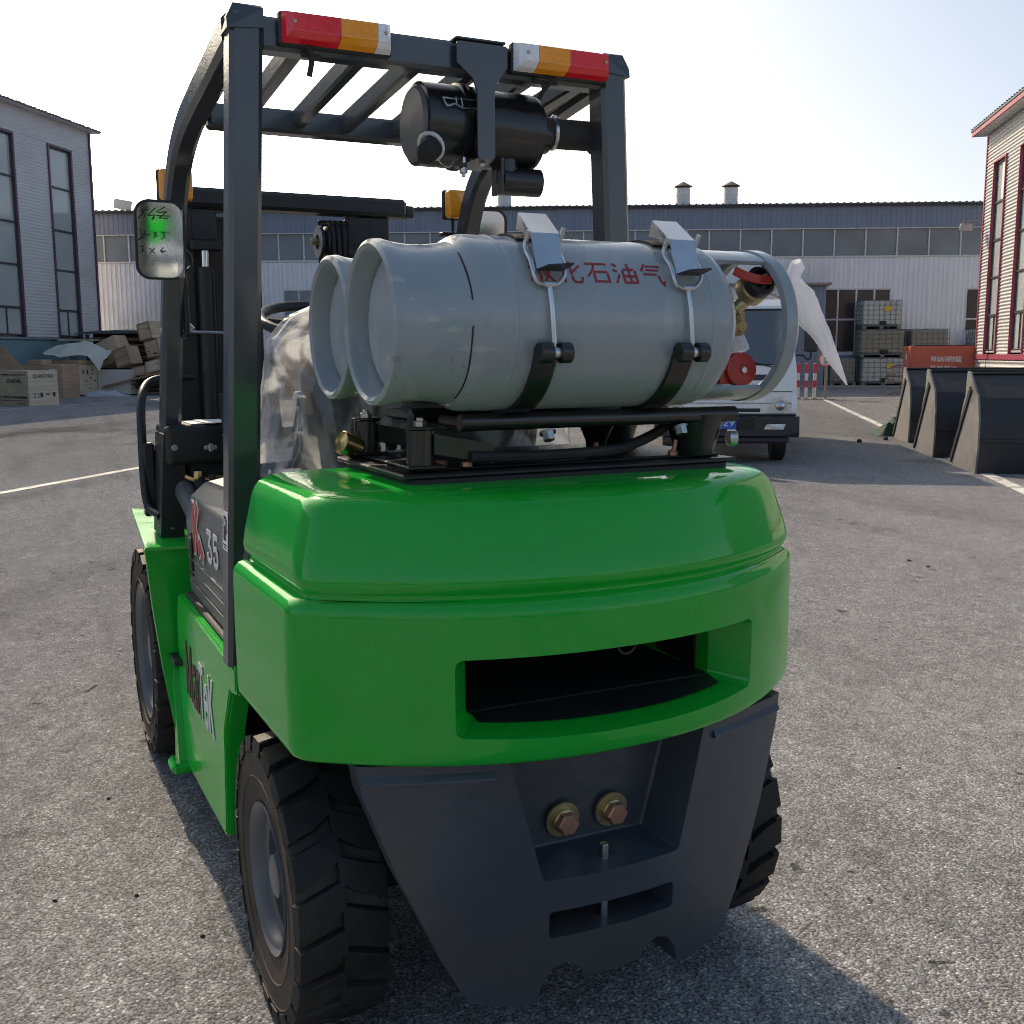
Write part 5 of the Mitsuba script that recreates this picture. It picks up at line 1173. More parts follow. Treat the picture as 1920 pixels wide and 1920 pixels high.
# ---- light truck
tk = thing('truck', 'white light truck parked nose on behind the gas cylinders', 'truck')
TM = yawf((2.715, 13.45, 0), -8)
def K(n, m, mat, par=None, smooth=False): return put(n, m, mat, par or tk, smooth, TM)
cab = hull([(s * 0.86, y, z) for s in (-1, 1) for y, z in ((0.03, 0.56), (0.0, 0.62), (0.0, 0.9), (0.05, 1.16), (1.55, 0.56), (1.55, 1.3))] + [(s * 0.84, y, z) for s in (-1, 1) for y, z in ((0.12, 1.30), (1.55, 1.6))] + [(s * 0.785, y, z) for s in (-1, 1) for y, z in ((0.36, 1.985), (0.50, 2.07), (1.50, 2.07))])
cav = hull([(s * 0.765, y, z) for s in (-1, 1) for y, z in ((-0.2, 1.24), (0.7, 1.24))] + [(s * 0.715, y, z) for s in (-1, 1) for y, z in ((0.0, 1.935), (0.7, 1.935))])
cav2 = hull([(s * 0.70, y, z) for s in (-1, 1) for y, z in ((0.3, 1.0), (1.45, 1.0), (0.5, 1.96), (1.45, 1.96))])
K('cab', diff(cab, cav, cav2), 'truck_white', smooth=25)
K('cabin_lining', cat(cbox((-0.7, 1.38, 0.98), (0.7, 1.44, 1.95), 0), cbox((-0.74, 0.22, 1.05), (0.74, 0.62, 1.255), 0.03)), 'cabin_dark')
K('windscreen', hull([(s * 0.76, 0.082 + d, 1.245) for s in (-1, 1) for d in (0, 0.0)] + [(s * 0.71, 0.325, 1.93) for s in (-1, 1)] + [(0, 0.075, 1.245), (0, 0.318, 1.93)]) if False else trimesh.Trimesh([(-0.76, 0.095, 1.245), (0.76, 0.095, 1.245), (0.71, 0.338, 1.93), (-0.71, 0.338, 1.93)], [[0, 1, 2], [0, 2, 3]], process=False), 'sky_sheen_glass')
K('screen_seal', cat(tube([(-0.765, 0.088, 1.24), (0.765, 0.088, 1.24), (0.718, 0.336, 1.935), (-0.718, 0.336, 1.935)], 0.014, 8, True)), 'black_rubber')
K('wiper', cat(tube([(0.02, 0.07, 1.30), (0.30, 0.075, 1.335)], 0.012, 6), tube([(0.16, 0.07, 1.315), (0.62, 0.06, 1.20)], 0.008, 6)), 'black_satin')
K('cowl_panel', hull([(s * 0.62, y, z) for s in (-1, 1) for y, z in ((0.02, 1.05), (0.075, 1.225), (0.03, 1.05), (0.09, 1.225))]), 'truck_bumper')
K('steering_wheel', tube([V(0.42, 0.52, 1.33) + 0.20 * (math.cos(a) * V(1, 0, 0) + math.sin(a) * unit(V(0, 0.7, 0.75))) for a in np.linspace(0, 2 * math.pi, 28, endpoint=False)], 0.014, 8, True), 'black_plastic', smooth=True)
K('headrest', cat(rbox((-0.12, 0.85, 1.50), (0.10, 0.98, 1.78), 0.06, 6), rbox((-0.20, 0.85, 1.05), (0.16, 0.98, 1.48), 0.06, 6)), 'cabin_red', smooth=35)
K('headrest', cat(rbox((0.36, 0.95, 1.50), (0.58, 1.08, 1.72), 0.06, 6), rbox((0.26, 0.95, 1.05), (0.68, 1.08, 1.48), 0.06, 6)), 'cabin_dark', smooth=35)
K('corner_panel', hull([(0.47, 0.03, 0.92), (0.62, 0.045, 1.19), (0.835, 0.07, 1.20), (0.845, -0.008, 0.92), (0.47, -0.012, 0.92), (0.62, 0.03, 1.19), (0.835, 0.04, 1.2)]), 'truck_white')
K('panel_seam', cat(cbox((-0.80, -0.006, 0.905), (0.80, 0.002, 0.913), 0.001), tube([(0.46, -0.004, 0.91), (0.60, 0.03, 1.19)], 0.004, 5), tube([(-0.80, -0.004, 0.765), (0.80, -0.004, 0.765)], 0.004, 5)), 'cabin_dark')
K('badge', cat(tr(meshkit.text_mesh('C260-BEV1', 0.055, 0.002), at(-0.04, -0.001, 0.965) @ FRONT)), 'galvanised')
K('grille', cat(cbox((-0.45, -0.008, 0.655), (0.42, 0.0, 0.70), 0.003)), 'cabin_dark')
for s in (-1, 1):
    hl = K('headlight', hull([(s * 0.50, -0.012, 0.64), (s * 0.855, -0.012, 0.64), (s * 0.855, 0.16, 0.64), (s * 0.58, -0.012, 0.84), (s * 0.862, 0.02, 0.87), (s * 0.862, 0.20, 0.87), (s * 0.55, 0.02, 0.64)]), 'headlamp_reflector', smooth=20)
    K('lamp_bowl', cat(lathe([(0.01, 0.02), (0.05, 0.005), (0.062, -0.004), (0.066, 0.004)], (s * 0.665, -0.018, 0.735), (0, -1, 0), 24), lathe([(0, 0), (0.02, 0.004), (0.02, 0.02), (0, 0.024)], (s * 0.665, -0.02, 0.735), (0, -1, 0), 12)), 'steel', hl, 30)
    K('turn_lens', hull([(s * 0.80, -0.016, 0.66), (s * 0.866, -0.005, 0.66), (s * 0.80, -0.014, 0.85), (s * 0.868, 0.0, 0.85), (s * 0.868, 0.12, 0.66), (s * 0.868, 0.12, 0.85)]), 'lens_clear', hl)
bp = K('bumper', cat(hull([(s * 0.90, y, z) for s in (-1, 1) for y, z in ((-0.03, 0.34), (-0.06, 0.40), (-0.05, 0.60), (0.25, 0.34), (0.25, 0.60))] + [(s * 0.6, -0.10, z) for s in (-1, 1) for z in (0.36, 0.59)]), cbox((-0.78, -0.06, 0.26), (0.78, 0.2, 0.36), 0.03), cbox((-0.86, -0.03, 0.605), (0.86, 0.1, 0.635), 0.01)), 'truck_bumper', smooth=25)
for s in (-1, 1):
    K('fog_lamp', hull([(s * 0.46, -0.112, 0.445), (s * 0.70, -0.105, 0.44), (s * 0.68, -0.085, 0.50), (s * 0.50, -0.113, 0.51), (s * 0.46, -0.08, 0.445), (s * 0.7, -0.06, 0.5), (s * 0.73, -0.088, 0.51)]), 'headlamp_reflector', bp)
K('mesh_grille', cat([cbox((0.12 + 0.035 * i, -0.115, 0.44), (0.125 + 0.035 * i, -0.10, 0.58), 0) for i in range(7)] + [cbox((0.10, -0.115, 0.44 + 0.035 * i), (0.36, -0.10, 0.446 + 0.035 * i), 0) for i in range(5)]), 'cabin_dark', bp)
pl_ = K('number_plate', cbox((-0.32, -0.135, 0.445), (0.12, -0.122, 0.60), 0.004), 'plate_blue')
K('plate_digits', cat(tr(meshkit.text_mesh('29', 0.085, 0.003, True), at(-0.05, -0.1345, 0.485) @ FRONT), cbox((-0.26, -0.137, 0.475), (-0.10, -0.1345, 0.57), 0.001) if False else tr(meshkit.text_mesh('7', 0.085, 0.003, True), at(-0.13, -0.1345, 0.485) @ FRONT)), 'white_print', pl_)
for s in (-1, 1):
    K('mirror', cat(rbox((s * 0.945, 0.10, 1.40), (s * 1.115, 0.19, 1.74), 0.035, 8)), 'truck_bumper', smooth=35)
    K('mirror_arm', tube(curve([(s * 0.84, 0.2, 1.36), (s * 0.93, 0.15, 1.36), (s * 0.99, 0.14, 1.31), (s * 1.03, 0.14, 1.33), (s * 1.035, 0.14, 1.42)]), 0.014, 8), 'truck_bumper', smooth=30)
    wk = K('wheel', lathe([(0.0, -0.09), (0.30, -0.09), (0.325, -0.07), (0.325, 0.07), (0.30, 0.09), (0.2, 0.09), (0.19, 0.05), (0, 0.05)], (s * 0.70, 0.60, 0.325), (s, 0, 0), 40), 'tyre_rubber', smooth=30)
    K('rear_wheel', lathe([(0.0, -0.16), (0.30, -0.16), (0.325, -0.14), (0.325, 0.09), (0.30, 0.11), (0, 0.05)], (s * 0.66, 3.9, 0.325), (s, 0, 0), 40), 'tyre_rubber', smooth=30)
K('chassis', cat(cbox((-0.4, 0.1, 0.38), (0.4, 5.4, 0.62), 0.02), cbox((-0.75, 0.3, 0.30), (0.75, 0.34, 0.6), 0.01)), 'cabin_dark')
K('cargo_body', cat(cbox((-0.95, 1.75, 0.72), (0.95, 5.5, 2.02), 0.02)), 'truck_white')
K('roof_rack', cat(tube(curve([(0.30, 0.95, 2.06), (0.36, 0.95, 2.14), (0.55, 0.95, 2.16), (0.68, 0.95, 2.12), (0.76, 0.95, 2.06)]), 0.022, 8), tube([(-0.6, 0.95, 2.09), (0.3, 0.95, 2.09)], 0.018, 8)), 'rusty_pole', smooth=30)

# ---- three loader buckets
prof = [(1.06, 0.0), (0.0, 0.0), (-0.04, 0.30), (-0.035, 0.60), (0.06, 0.86), (0.40, 1.10), (0.50, 1.135)]
lab = ['farthest of the three black loader buckets, beside the green tarpaulin', 'middle one of the three black loader buckets standing in a row', 'nearest and largest looking of the three black loader buckets, cut by the right edge']
for i, (x, y) in enumerate(((6.18, 16.50), (5.62, 14.10), (5.355, 12.17))):
    b = thing('loader_bucket', lab[i], 'loader bucket', 'loader buckets in a row')
    M = yawf((x, y, 0), -9)
    W_ = 2.6
    L = LineString(prof).buffer(0.011, cap_style='flat', join_style='mitre')
    put('shell', tr(ext(L, W_ - 0.02, frame((0.012, 0, 0), (0, 1, 0), (0, 0, 1))), M), 'bucket_black', b, 25)
    sidep = rpoly([(1.10, 0.035), (1.05, 0.0), (0.0, 0.0), (-0.05, 0.30), (-0.045, 0.62), (0.05, 0.88), (0.36, 1.10), (0.46, 1.165), (0.55, 1.165), (0.57, 1.12), (0.60, 0.86), (0.66, 0.80)], 0.012)
    for xs in (-0.012, W_ - 0.012):
        put('side_plate', tr(ext(sidep, 0.022, YZ(xs)), M), 'bucket_side', b)
        put('side_bar', tr(sweep([(xs - 0.004 if xs < 1 else xs + 0.026, 0.36, 0.98), (xs - 0.004 if xs < 1 else xs + 0.026, 1.08, 0.05)], rsec(0.022, 0.055, 0.003), up=(1, 0, 0)) if False else hull([(xs + dx, yy, zz) for dx in ((-0.02, 0.0) if xs < 1 else (0.022, 0.042)) for yy, zz in ((0.30, 0.95), (0.36, 0.99), (1.07, 0.03), (1.12, 0.07))]), M), 'bucket_black', b)  # black bar stands in for the shadow along the lip seam
    put('top_lip', tr(cbox((0.012, 0.42, 1.128), (W_ - 0.012, 0.52, 1.155), 0.006), M), 'bucket_black', b)
    put('wear_strip', tr(cbox((0.012, -0.075, 0.36), (W_ - 0.012, -0.052, 0.40), 0.004), M), 'bucket_black', b)
    put('cutting_edge', tr(cbox((0.012, 0.98, 0.012), (W_ - 0.012, 1.16, 0.04), 0.006), M), 'bucket_black', b)
    for xx in (0.9, 1.7):
        put('hinge_ear', tr(hull([(xx, -0.05, 0.42), (xx + 0.03, -0.05, 0.42), (xx, -0.02, 0.70), (xx + 0.03, -0.02, 0.70), (xx, -0.13, 0.50), (xx + 0.03, -0.13, 0.50), (xx, -0.09, 0.64), (xx + 0.03, -0.09, 0.64)]), M), 'bucket_black', b)

# ---- orange water tank on a trailer
ot = thing('fire_tank', 'orange fire fighting tank with white writing behind the loader buckets', 'tank')
M = yawf((13.45, 36.0, 0), -10)
put('body', tr(cbox((0, 0, 0.30), (2.12, 1.5, 1.63), 0.012), M), 'tank_orange', ot)
put('top_rim', tr(cat(cbox((0.08, 0.05, 1.635), (2.06, 1.45, 1.66), 0.005)), M), 'dark_print', ot)
put('corner_post', tr(cat(cbox((-0.035, -0.03, 0.25), (0.0, 0.03, 1.635), 0.004), cbox((-0.25, 0.62, 1.50), (0.0, 0.66, 1.54), 0.004)), M), 'tank_orange', ot)
put('end_box', tr(cbox((-0.02, 0.25, 0.30), (-0.001, 1.45, 1.60), 0.004), M), 'tank_orange', ot)
put('writing', tr(ext(glyphs('移动消防罐', 0.185, 0.15, 0.06), 0.006), M @ at(0.62, -0.002, 1.10) @ FRONT), 'white_print', ot)
put('writing', tr(ext(glyphs('严禁移动', 0.185, 0.15, 0.20), 0.006), M @ at(0.60, -0.002, 0.79) @ FRONT), 'white_print', ot)
put('side_writing', tr(ext(glyphs('消', 0.24, 0.13), 0.006), M @ frame((-0.0225, 0.9, 1.16), (0, -1, 0), (0, 0, 1), (-1, 0, 0))), 'white_print', ot)
put('tap', tr(cat(cyl((0, 0.9, 1.0), (-0.35, 0.9, 1.0), 0.04, 12), cyl((-0.25, 0.9, 1.0), (-0.50, 0.75, 0.93), 0.05, 12)), M), 'galvanised', ot)
put('drawbar', tr(cat(cbox((-0.7, 0.4, 0.40), (0.0, 0.46, 0.44), 0.005), cbox((-0.7, 0.4, 0.60), (0.0, 0.46, 0.64), 0.005), cbox((-0.72, 0.3, 0.36), (-0.45, 0.6, 0.52), 0.02), cbox((-0.75, 0.3, 0.60), (-0.42, 0.55, 0.72), 0.02)), M), 'rusty_pole', ot)
put('wheel', tr(lathe([(0, -0.08), (0.26, -0.08), (0.28, -0.05), (0.28, 0.05), (0.26, 0.08), (0, 0.08)], (0.6, 0.1, 0.28), (0, 1, 0), 28), M), 'tyre_rubber', ot, 30)
w_ = thing('wheel_chock', 'dark wheel chock on the asphalt left of the orange tank', 'chock')
put('wedge', tr(hull([(-0.8, 0.2, 0), (-0.35, 0.2, 0), (-0.8, 0.45, 0), (-0.35, 0.45, 0), (-0.45, 0.2, 0.13), (-0.38, 0.2, 0.13), (-0.45, 0.45, 0.13), (-0.38, 0.45, 0.13)]), M), 'rusty_pole', w_)

# ---- caged water totes
def tote(x, z, mat, label, yoff=-1.35, sx=1.62, sy=1.05, h=1.11, lab_=True, skew=0.0):
    t = thing('caged_tote', label, 'tank', 'caged plastic totes by the hall')
    M = B @ yawf((x, yoff, z), skew)
    put('tank', tr(rbox((0.03, 0.03, 0.15), (sx - 0.03, sy - 0.03, h - 0.02), 0.07, 6), M), mat, t, 35)
    bars = [tube([(a, b, 0.12), (a, b, h)], 0.010, 5) for a in np.linspace(0, sx, 8) for b in (0, sy)] + [tube([(a, b, 0.12), (a, b, h)], 0.010, 5) for a in (0, sx) for b in np.linspace(0.2, sy - 0.2, 4)]
    bars += [tube([(0, 0, c), (sx, 0, c), (sx, sy, c), (0, sy, c)], 0.010, 5, True) for c in np.linspace(0.16, h, 6)]
    put('cage', tr(cat(bars), M), 'cage_steel', t)
    put('pallet', tr(cat([cbox((0, 0, 0.09), (sx, sy, 0.13), 0.005)] + [cbox((a, 0, 0), (a + 0.16, sy, 0.088), 0.004) for a in (0, sx / 2 - 0.08, sx - 0.16)]), M), 'cage_steel', t)
    put('lid', tr(cyl((sx / 2, sy / 2, h - 0.03), (sx / 2, sy / 2, h + 0.01), 0.11, 20), M), 'cabin_dark', t)
    if lab_:
        put('label_plate', tr(cbox((sx * 0.56, -0.018, h * 0.62), (sx * 0.71, -0.011, h * 0.80), 0.001), M), 'label_yellow', t)
    put('valve', tr(cat(cbox((sx * 0.45, -0.05, 0.16), (sx * 0.62, 0.02, 0.30), 0.02)), M), 'cabin_dark', t)
    return t
z0 = 0.11
tote(14.18, z0, 'tote_plastic', 'pale caged tote with a yellow label at the foot of the stack of three', sx=1.72)
tote(14.08, z0 + 1.13, 'tote_dirty', 'brown stained caged tote, middle one of the stack of three', sx=1.76, lab_=False)
tote(14.12, z0 + 2.26, 'tote_plastic', 'pale caged tote with a yellow label on top of the stack of three', sx=1.52, h=1.12)
tote(12.98, z0, 'tote_dirty', 'caged tote at ground level left of the stack of three', yoff=-1.1, sx=1.05, lab_=False)
tote(16.15, z0, 'tote_dirty', 'caged tote at ground level right of the stack of three', yoff=-1.2, sx=1.45, lab_=False)
tote(16.12, z0 + 1.13, 'tote_dirty', 'brown caged tote with a dark top rim half hidden by the orange tank', yoff=-1.2, sx=1.50, lab_=False)
tote(18.65, z0 + 1.13, 'tote_plastic', 'white caged tote at the corner of the cream hall', yoff=-1.25, sx=1.25, lab_=False)
tote(18.65, z0, 'tote_plastic', 'lower white caged tote hidden mostly by the orange tank', yoff=-1.25, sx=1.25, lab_=False)

# ---- bollards and speed sign
for x, y, l in ((8.86, 33.0, 'leftmost of the three red and white posts'), (9.03, 32.7, 'middle red and white post standing close to the leftmost one'), (9.30, 32.75, 'red and white post nearest to the speed sign')):
    p = thing('bollard', l, 'bollard', 'red and white posts by the speed sign')
    put('post', tr(cat(cyl((0, 0, 0.03), (0, 0, 1.09), 0.052, 16, 0.01)), at(x, y, 0)), 'post_white', p, 30)
    for a, b in ((0.36, 0.58), (0.80, 1.082)):
        put('red_band', tr(lathe([(0.052, a), (0.0545, a), (0.0545, b), (0.052, b)], n=16), at(x, y, 0)), 'post_red', p, 30)
    put('foot', tr(cbox((-0.12, -0.1, 0.0), (0.12, 0.1, 0.035), 0.008), at(x, y, 0)), 'rusty_pole', p)
sg = thing('speed_sign', 'round red rimmed speed sign reading 5 on a rusty pole', 'sign')
M = at(9.60, 32.6, 0)
put('pole', tr(cyl((0, 0, 0.03), (0, 0, 1.50), 0.045, 14), M), 'rusty_pole', sg, 30)
put('foot', tr(cbox((-0.25, -0.14, 0.0), (0.25, 0.14, 0.035), 0.008), M), 'rusty_pole', sg)
put('sign_plate', tr(cyl((-0.05, -0.075, 1.21), (-0.05, -0.05, 1.21), 0.235, 8), M), 'post_red', sg)
put('white_face', tr(cyl((-0.05, -0.080, 1.21), (-0.05, -0.0755, 1.21), 0.185, 24), M), 'post_white', sg)
put('digit', tr(meshkit.text_mesh('5', 0.20, 0.004, True), M @ at(-0.125, -0.0805, 1.12) @ FRONT), 'dark_print', sg)
put('small_line', tr(cbox((-0.12, -0.084, 1.062), (0.02, -0.0805, 1.082), 0), M), 'dark_print', sg)

# ---- green tarpaulin heap
tp = []
N_ = 26
for i in range(N_):
    for j in range(N_):
        u_, w_ = i / (N_ - 1), j / (N_ - 1)
        e = min(1, 5 * min(u_, 1 - u_)) * min(1, 5 * min(w_, 1 - w_))
        z = e * (0.10 + 0.26 * meshkit.fbm(V(u_ * 5, w_ * 5, 2.0), 3)) * (1 - 0.35 * abs(2 * u_ - 1)) + 0.005
        tp.append((6.15 + 0.95 * u_ + 0.1 * w_, 17.75 + 0.75 * w_ + 0.2 * u_, z))
tf = []
for i in range(N_ - 1):
    for j in range(N_ - 1):
        q = i * N_ + j
        tf += [[q, q + N_, q + N_ + 1], [q, q + N_ + 1, q + 1]]
g_ = name('tarpaulin')
scene[g_] = mikit.ply(trimesh.Trimesh(tp, tf, process=False), 'tarp_green', smooth=25)
tag(g_, 'dark green crumpled tarpaulin lying on the asphalt by the farthest bucket', 'tarpaulin')
for x, y in ((6.02, 17.05), (5.45, 16.6)):
    k = name('stone_chip')
    scene[k] = mikit.ply(tr(trimesh.creation.icosphere(subdivisions=1, radius=0.04), at(x, y, 0.02)), 'dark_timber')
    tag(k, 'small dark chip on the asphalt nearest the green tarpaulin' if x > 6 else 'small dark chip on the asphalt farther left of the green tarpaulin', 'stone', 'dark chips by the tarpaulin')

# ---- wooden crates and scrap against the grey hall
def crate(label, o, size, yaw, tilt=0.0, mat='plywood', bat='batten_wood', marks=None, seed=1, nm='crate', mid=False, bt=0.05):
    w, d, h = size
    t = math.radians(tilt); a = math.radians(yaw)
    M = frame(o, (math.cos(a) * math.cos(t), math.sin(a) * math.cos(t), math.sin(t)), (-math.sin(a), math.cos(a), 0))
    k = thing(nm, label, 'crate', 'wooden crates by the grey hall')
    put('box', tr(cbox((0, 0, 0), (w, d, h), 0.004), M), mat, k)
    if bt:
        for lo, hi in (((0, -0.022, 0), (bt, -0.001, h)), ((w - bt, -0.022, 0), (w, -0.001, h)), ((bt, -0.020, h - bt), (w - bt, -0.001, h)), ((bt, -0.020, 0), (w - bt, -0.001, bt))) + ((((bt, -0.018, h * 0.45), (w - bt, -0.001, h * 0.45 + bt)),) if mid else ()):
            put('batten', tr(cbox(lo, hi, 0.003), M), bat, k)
    r = random.Random(seed)
    if marks:
        ms = []
        for x0, z0_, x1, z1_, n_, hh in marks:
            for q in range(n_):
                xx = x0 + (x1 - x0) * q / max(1, n_)
                ww = (x1 - x0) / max(1, n_) * r.uniform(0.5, 0.85)
                ms.append(cbox((xx * w, -0.006, z0_ * h + r.uniform(0, 0.2) * hh), (xx * w + ww * w, -0.0012, z0_ * h + hh * r.uniform(0.7, 1)), 0))
        put('print', tr(cat(ms), M), 'dark_print', k)
    return k, M
kA, MA = crate('long plywood crate with dark lettering nearest the viewer at the left edge', (-15.35, 31.52, 0.0), (2.05, 0.90, 1.0), -37, 0, bt=0, marks=[(0.15, 0.86, 0.95, 0.9, 16, 0.055), (0.10, 0.20, 0.97, 0.2, 18, 0.085), (0.10, 0.13, 0.97, 0.1, 30, 0.03), (0.70, 0.04, 0.93, 0.1, 3, 0.05)])
put('lettering', tr(meshkit.text_mesh('QUANCHAI', 0.105, 0.004, True), MA @ at(0.87, -0.0015, 0.655) @ FRONT), 'dark_print', kA)
EA = MA @ frame((2.05, 0, 0), (0, 1, 0), (0, 0, 1), (1, 0, 0))
put('end_board', tr(cbox((0.005, 0.004, 0.001), (0.895, 0.996, 0.014), 0.002), EA), 'plywood_pale', kA)
put('lettering', tr(meshkit.text_mesh('QUANCHAI', 0.10, 0.004, True), EA @ frame((0.14, 0.80, 0.0145), (0.72, 0, 0), (0, 1, 0)) @ np.diag([0.80, 1, 1, 1])), 'dark_print', kA)
put('handling_marks', tr(cat(tr(meshkit.text_mesh('11', 0.13, 0.004), at(0.12, 0.24, 0.0145)), cbox((0.34, 0.25, 0.0145), (0.42, 0.38, 0.018), 0), cbox((0.50, 0.31, 0.0145), (0.62, 0.35, 0.018), 0), cbox((0.72, 0.25, 0.0145), (0.80, 0.38, 0.018), 0)), EA), 'dark_print', kA)
# a sheet leaning at the left edge
k = thing('leaning_board', 'brown board leaning at a slant above the long lettered crate', 'board')
put('board', hull([(-15.6, 31.9, 1.70), (-15.1, 31.9, 1.70), (-14.42, 31.6, 1.02), (-15.6, 31.6, 1.02), (-15.6, 31.94, 1.70), (-15.1, 31.94, 1.70), (-14.42, 31.64, 1.02), (-15.6, 31.64, 1.02)]), 'batten_wood', k)
kB, MB_ = crate('plain brown carton standing between the lettered crate and the grey hall', (-16.9, 36.6, 0), (1.75, 0.9, 1.15), -14, 0, 'cardboard', bt=0)
put('paper_label', tr(cbox((1.25, -0.006, 0.78), (1.5, -0.001, 0.98), 0), MB_), 'white_paper', kB)
put('flap', tr(cbox((0.45, -0.03, 1.152), (1.0, 0.5, 1.30), 0.004), MB_), 'cardboard', kB)
kC, MC = crate('tall plywood crate with a pale lettered end below the grey dust sheet', (-16.42, 38.45, 0.05), (1.15, 0.95, 1.06), -24, 0, 'plywood', bt=0, marks=[(0.14, 0.46, 0.35, 0, 3, 0.06), (0.14, 0.34, 0.32, 0, 2, 0.06), (0.14, 0.22, 0.33, 0, 3, 0.06), (0.14, 0.10, 0.5, 0, 5, 0.06)])
EC = MC @ frame((1.15, 0, 0), (0, 1, 0), (0, 0, 1), (1, 0, 0))
put('end_board', tr(cbox((0.005, 0.004, 0.001), (0.945, 1.05, 0.014), 0.002), EC), 'plywood_pale', kC)
hk_ = put('handling_marks', tr(cat([cbox((x, z, 0.0145), (x + 0.06, z + hh, 0.018), 0) for x, z, hh in ((0.16, 0.74, 0.16), (0.36, 0.74, 0.16), (0.6, 0.85, 0.06), (0.6, 0.72, 0.04), (0.5, 0.56, 0.07), (0.3, 0.45, 0.06), (0.7, 0.46, 0.06), (0.48, 0.36, 0.03), (0.32, 0.2, 0.02), (0.42, 0.2, 0.02), (0.52, 0.2, 0.02))]), EC), 'dark_print', kC)
labels[hk_] = {'kind': 'stuff'}
put('top_board', tr(cbox((-0.04, -0.05, 1.062), (1.2, 1.0, 1.22), 0.01), MC), 'cardboard', kC)
# dust sheet heaped on the crates
ds, df = [], []
nx_, ny_ = 36, 16
for i in range(nx_):
    for j in range(ny_):
        u_, w_ = i / (nx_ - 1), j / (ny_ - 1)
        zz = 1.34 + 0.30 * math.sin(math.pi * min(1, u_ * 1.1)) * w_ + 0.22 * meshkit.fbm(V(u_ * 5, w_ * 3, 8.0), 3) + 0.20 * w_ - 0.75 * max(0, u_ - 0.84) * 4 * (1 - w_)
        ds.append((-16.95 + 2.25 * u_ + 0.15 * w_, 38.1 + 1.0 * w_ + 0.12 * meshkit.noise(V(u_ * 6, w_ * 4, 1.0)), zz))
for i in range(nx_ - 1):
    for j in range(ny_ - 1):
        q = i * ny_ + j
        df += [[q, q + ny_, q + ny_ + 1], [q, q + ny_ + 1, q + 1]]
k = name('dust_sheet')
scene[k] = mikit.ply(trimesh.Trimesh(ds, df, process=False), 'sheet_cloth', smooth=40)
tag(k, 'crumpled pale grey dust sheet thrown over the crates by the grey hall', 'sheet')
k = thing('loose_board', 'pale loose board lying on posts above the dust sheet', 'board')
put('board', tr(cbox((-16.6, 39.3, 1.98), (-15.35, 40.0, 2.02), 0.004), np.eye(4)), 'plywood_pale', k)
put('post', cat(cbox((-15.42, 39.35, 0), (-15.36, 39.41, 1.978), 0.004), cbox((-16.55, 39.9, 0), (-16.49, 39.96, 1.978), 0.004)), 'sheet_cloth', k)
crate('large tilted plywood crate with a blue label at the left of the crate heap', (-15.12, 39.5, 0.98), (0.98, 0.8, 0.88), -12, 24, 'plywood', bt=0, marks=[(0.25, 0.62, 0.35, 0, 2, 0.07), (0.15, 0.42, 0.4, 0, 3, 0.05), (0.1, 0.22, 0.45, 0, 4, 0.05)], seed=3)
crate('tilted framed crate with a brown panel in front of the large tilted crate', (-14.28, 38.8, 0.98), (0.62, 0.7, 0.66), -16, 17, 'cardboard', mid=True, seed=4)
crate('topmost tilted crate of the heap with dark framed edges', (-13.82, 40.0, 1.955), (0.60, 0.8, 0.63), -22, 13, 'plywood', seed=5, marks=[(0.65, 0.55, 0.9, 0, 2, 0.05)])
crate('tilted crate directly under the topmost one', (-13.55, 39.9, 1.32), (0.63, 0.8, 0.62), -22, 12, 'plywood', seed=6, marks=[(0.5, 0.12, 0.85, 0, 2, 0.08), (0.1, 0.35, 0.3, 0, 2, 0.04)], bt=0.035)
crate('small low framed crate at the foot of the heap', (-13.83, 39.0, 0.66), (0.58, 0.7, 0.36), -10, 8, 'plywood', seed=7)
crate('pale crate with faint lettering right of the small low crate', (-13.27, 39.05, 0.77), (0.62, 0.7, 0.44), -10, 14, 'plywood_pale', seed=8, marks=[(0.6, 0.6, 0.92, 0, 4, 0.04), (0.75, 0.35, 0.95, 0, 2, 0.06)], bt=0.03)
crate('grey flat sided crate lying at the front of the heap', (-14.98, 38.7, 0.05), (1.20, 0.8, 0.88), -6, 0, 'sheet_cloth', bt=0, seed=9)
crate('orange brown carton with white patches seen behind the front post', (-12.55, 40.2, 0.55), (0.95, 0.8, 1.75), 4, 0, 'cardboard', seed=10, bt=0.04, mid=True)
# planks and pallets of the heap
def plank_pile(nm, label, group_n, x0, x1, y0, z0_, n_, mat, seed, slope=0.0, sp=0.075, cat_='timber'):
    r = random.Random(seed)
    k_ = thing(nm, label, cat_)
    for i in range(n_):
        a = r.uniform(-3, 3)
        xa, xb = x0 + r.uniform(-0.2, 0.25), x1 + r.uniform(-0.25, 0.2)
        yy = y0 + r.uniform(-0.25, 0.25)
        zz = z0_ + sp * i + r.uniform(-0.008, 0.008)
        M_ = frame((xa, yy, zz), (math.cos(math.radians(a)), math.sin(math.radians(a)), slope + r.uniform(-0.02, 0.02)), (-math.sin(math.radians(a)), math.cos(math.radians(a)), 0))
        put('plank', tr(cbox((0, 0, 0), (xb - xa, r.uniform(0.25, 0.7), sp * r.uniform(0.5, 0.85)), 0.004), M_), mat if r.random() < 0.75 else ('batten_wood' if r.random() < 0.6 else 'old_timber'), k_)
    return k_
plank_pile('timber_stack', 'stack of brown planks under a dark sheet roof behind the crate heap', 12, -16.1, -13.9, 41.5, 1.25, 12, 'old_timber', 21)
plank_pile('broken_pallets', 'dark heap of broken pallets under the sloping board of the crate heap', 9, -14.6, -12.0, 39.0, 0.03, 9, 'dark_timber', 22, 0.03)
k = thing('sloping_board', 'long weathered board sloping up to the right across the crate heap', 'board')
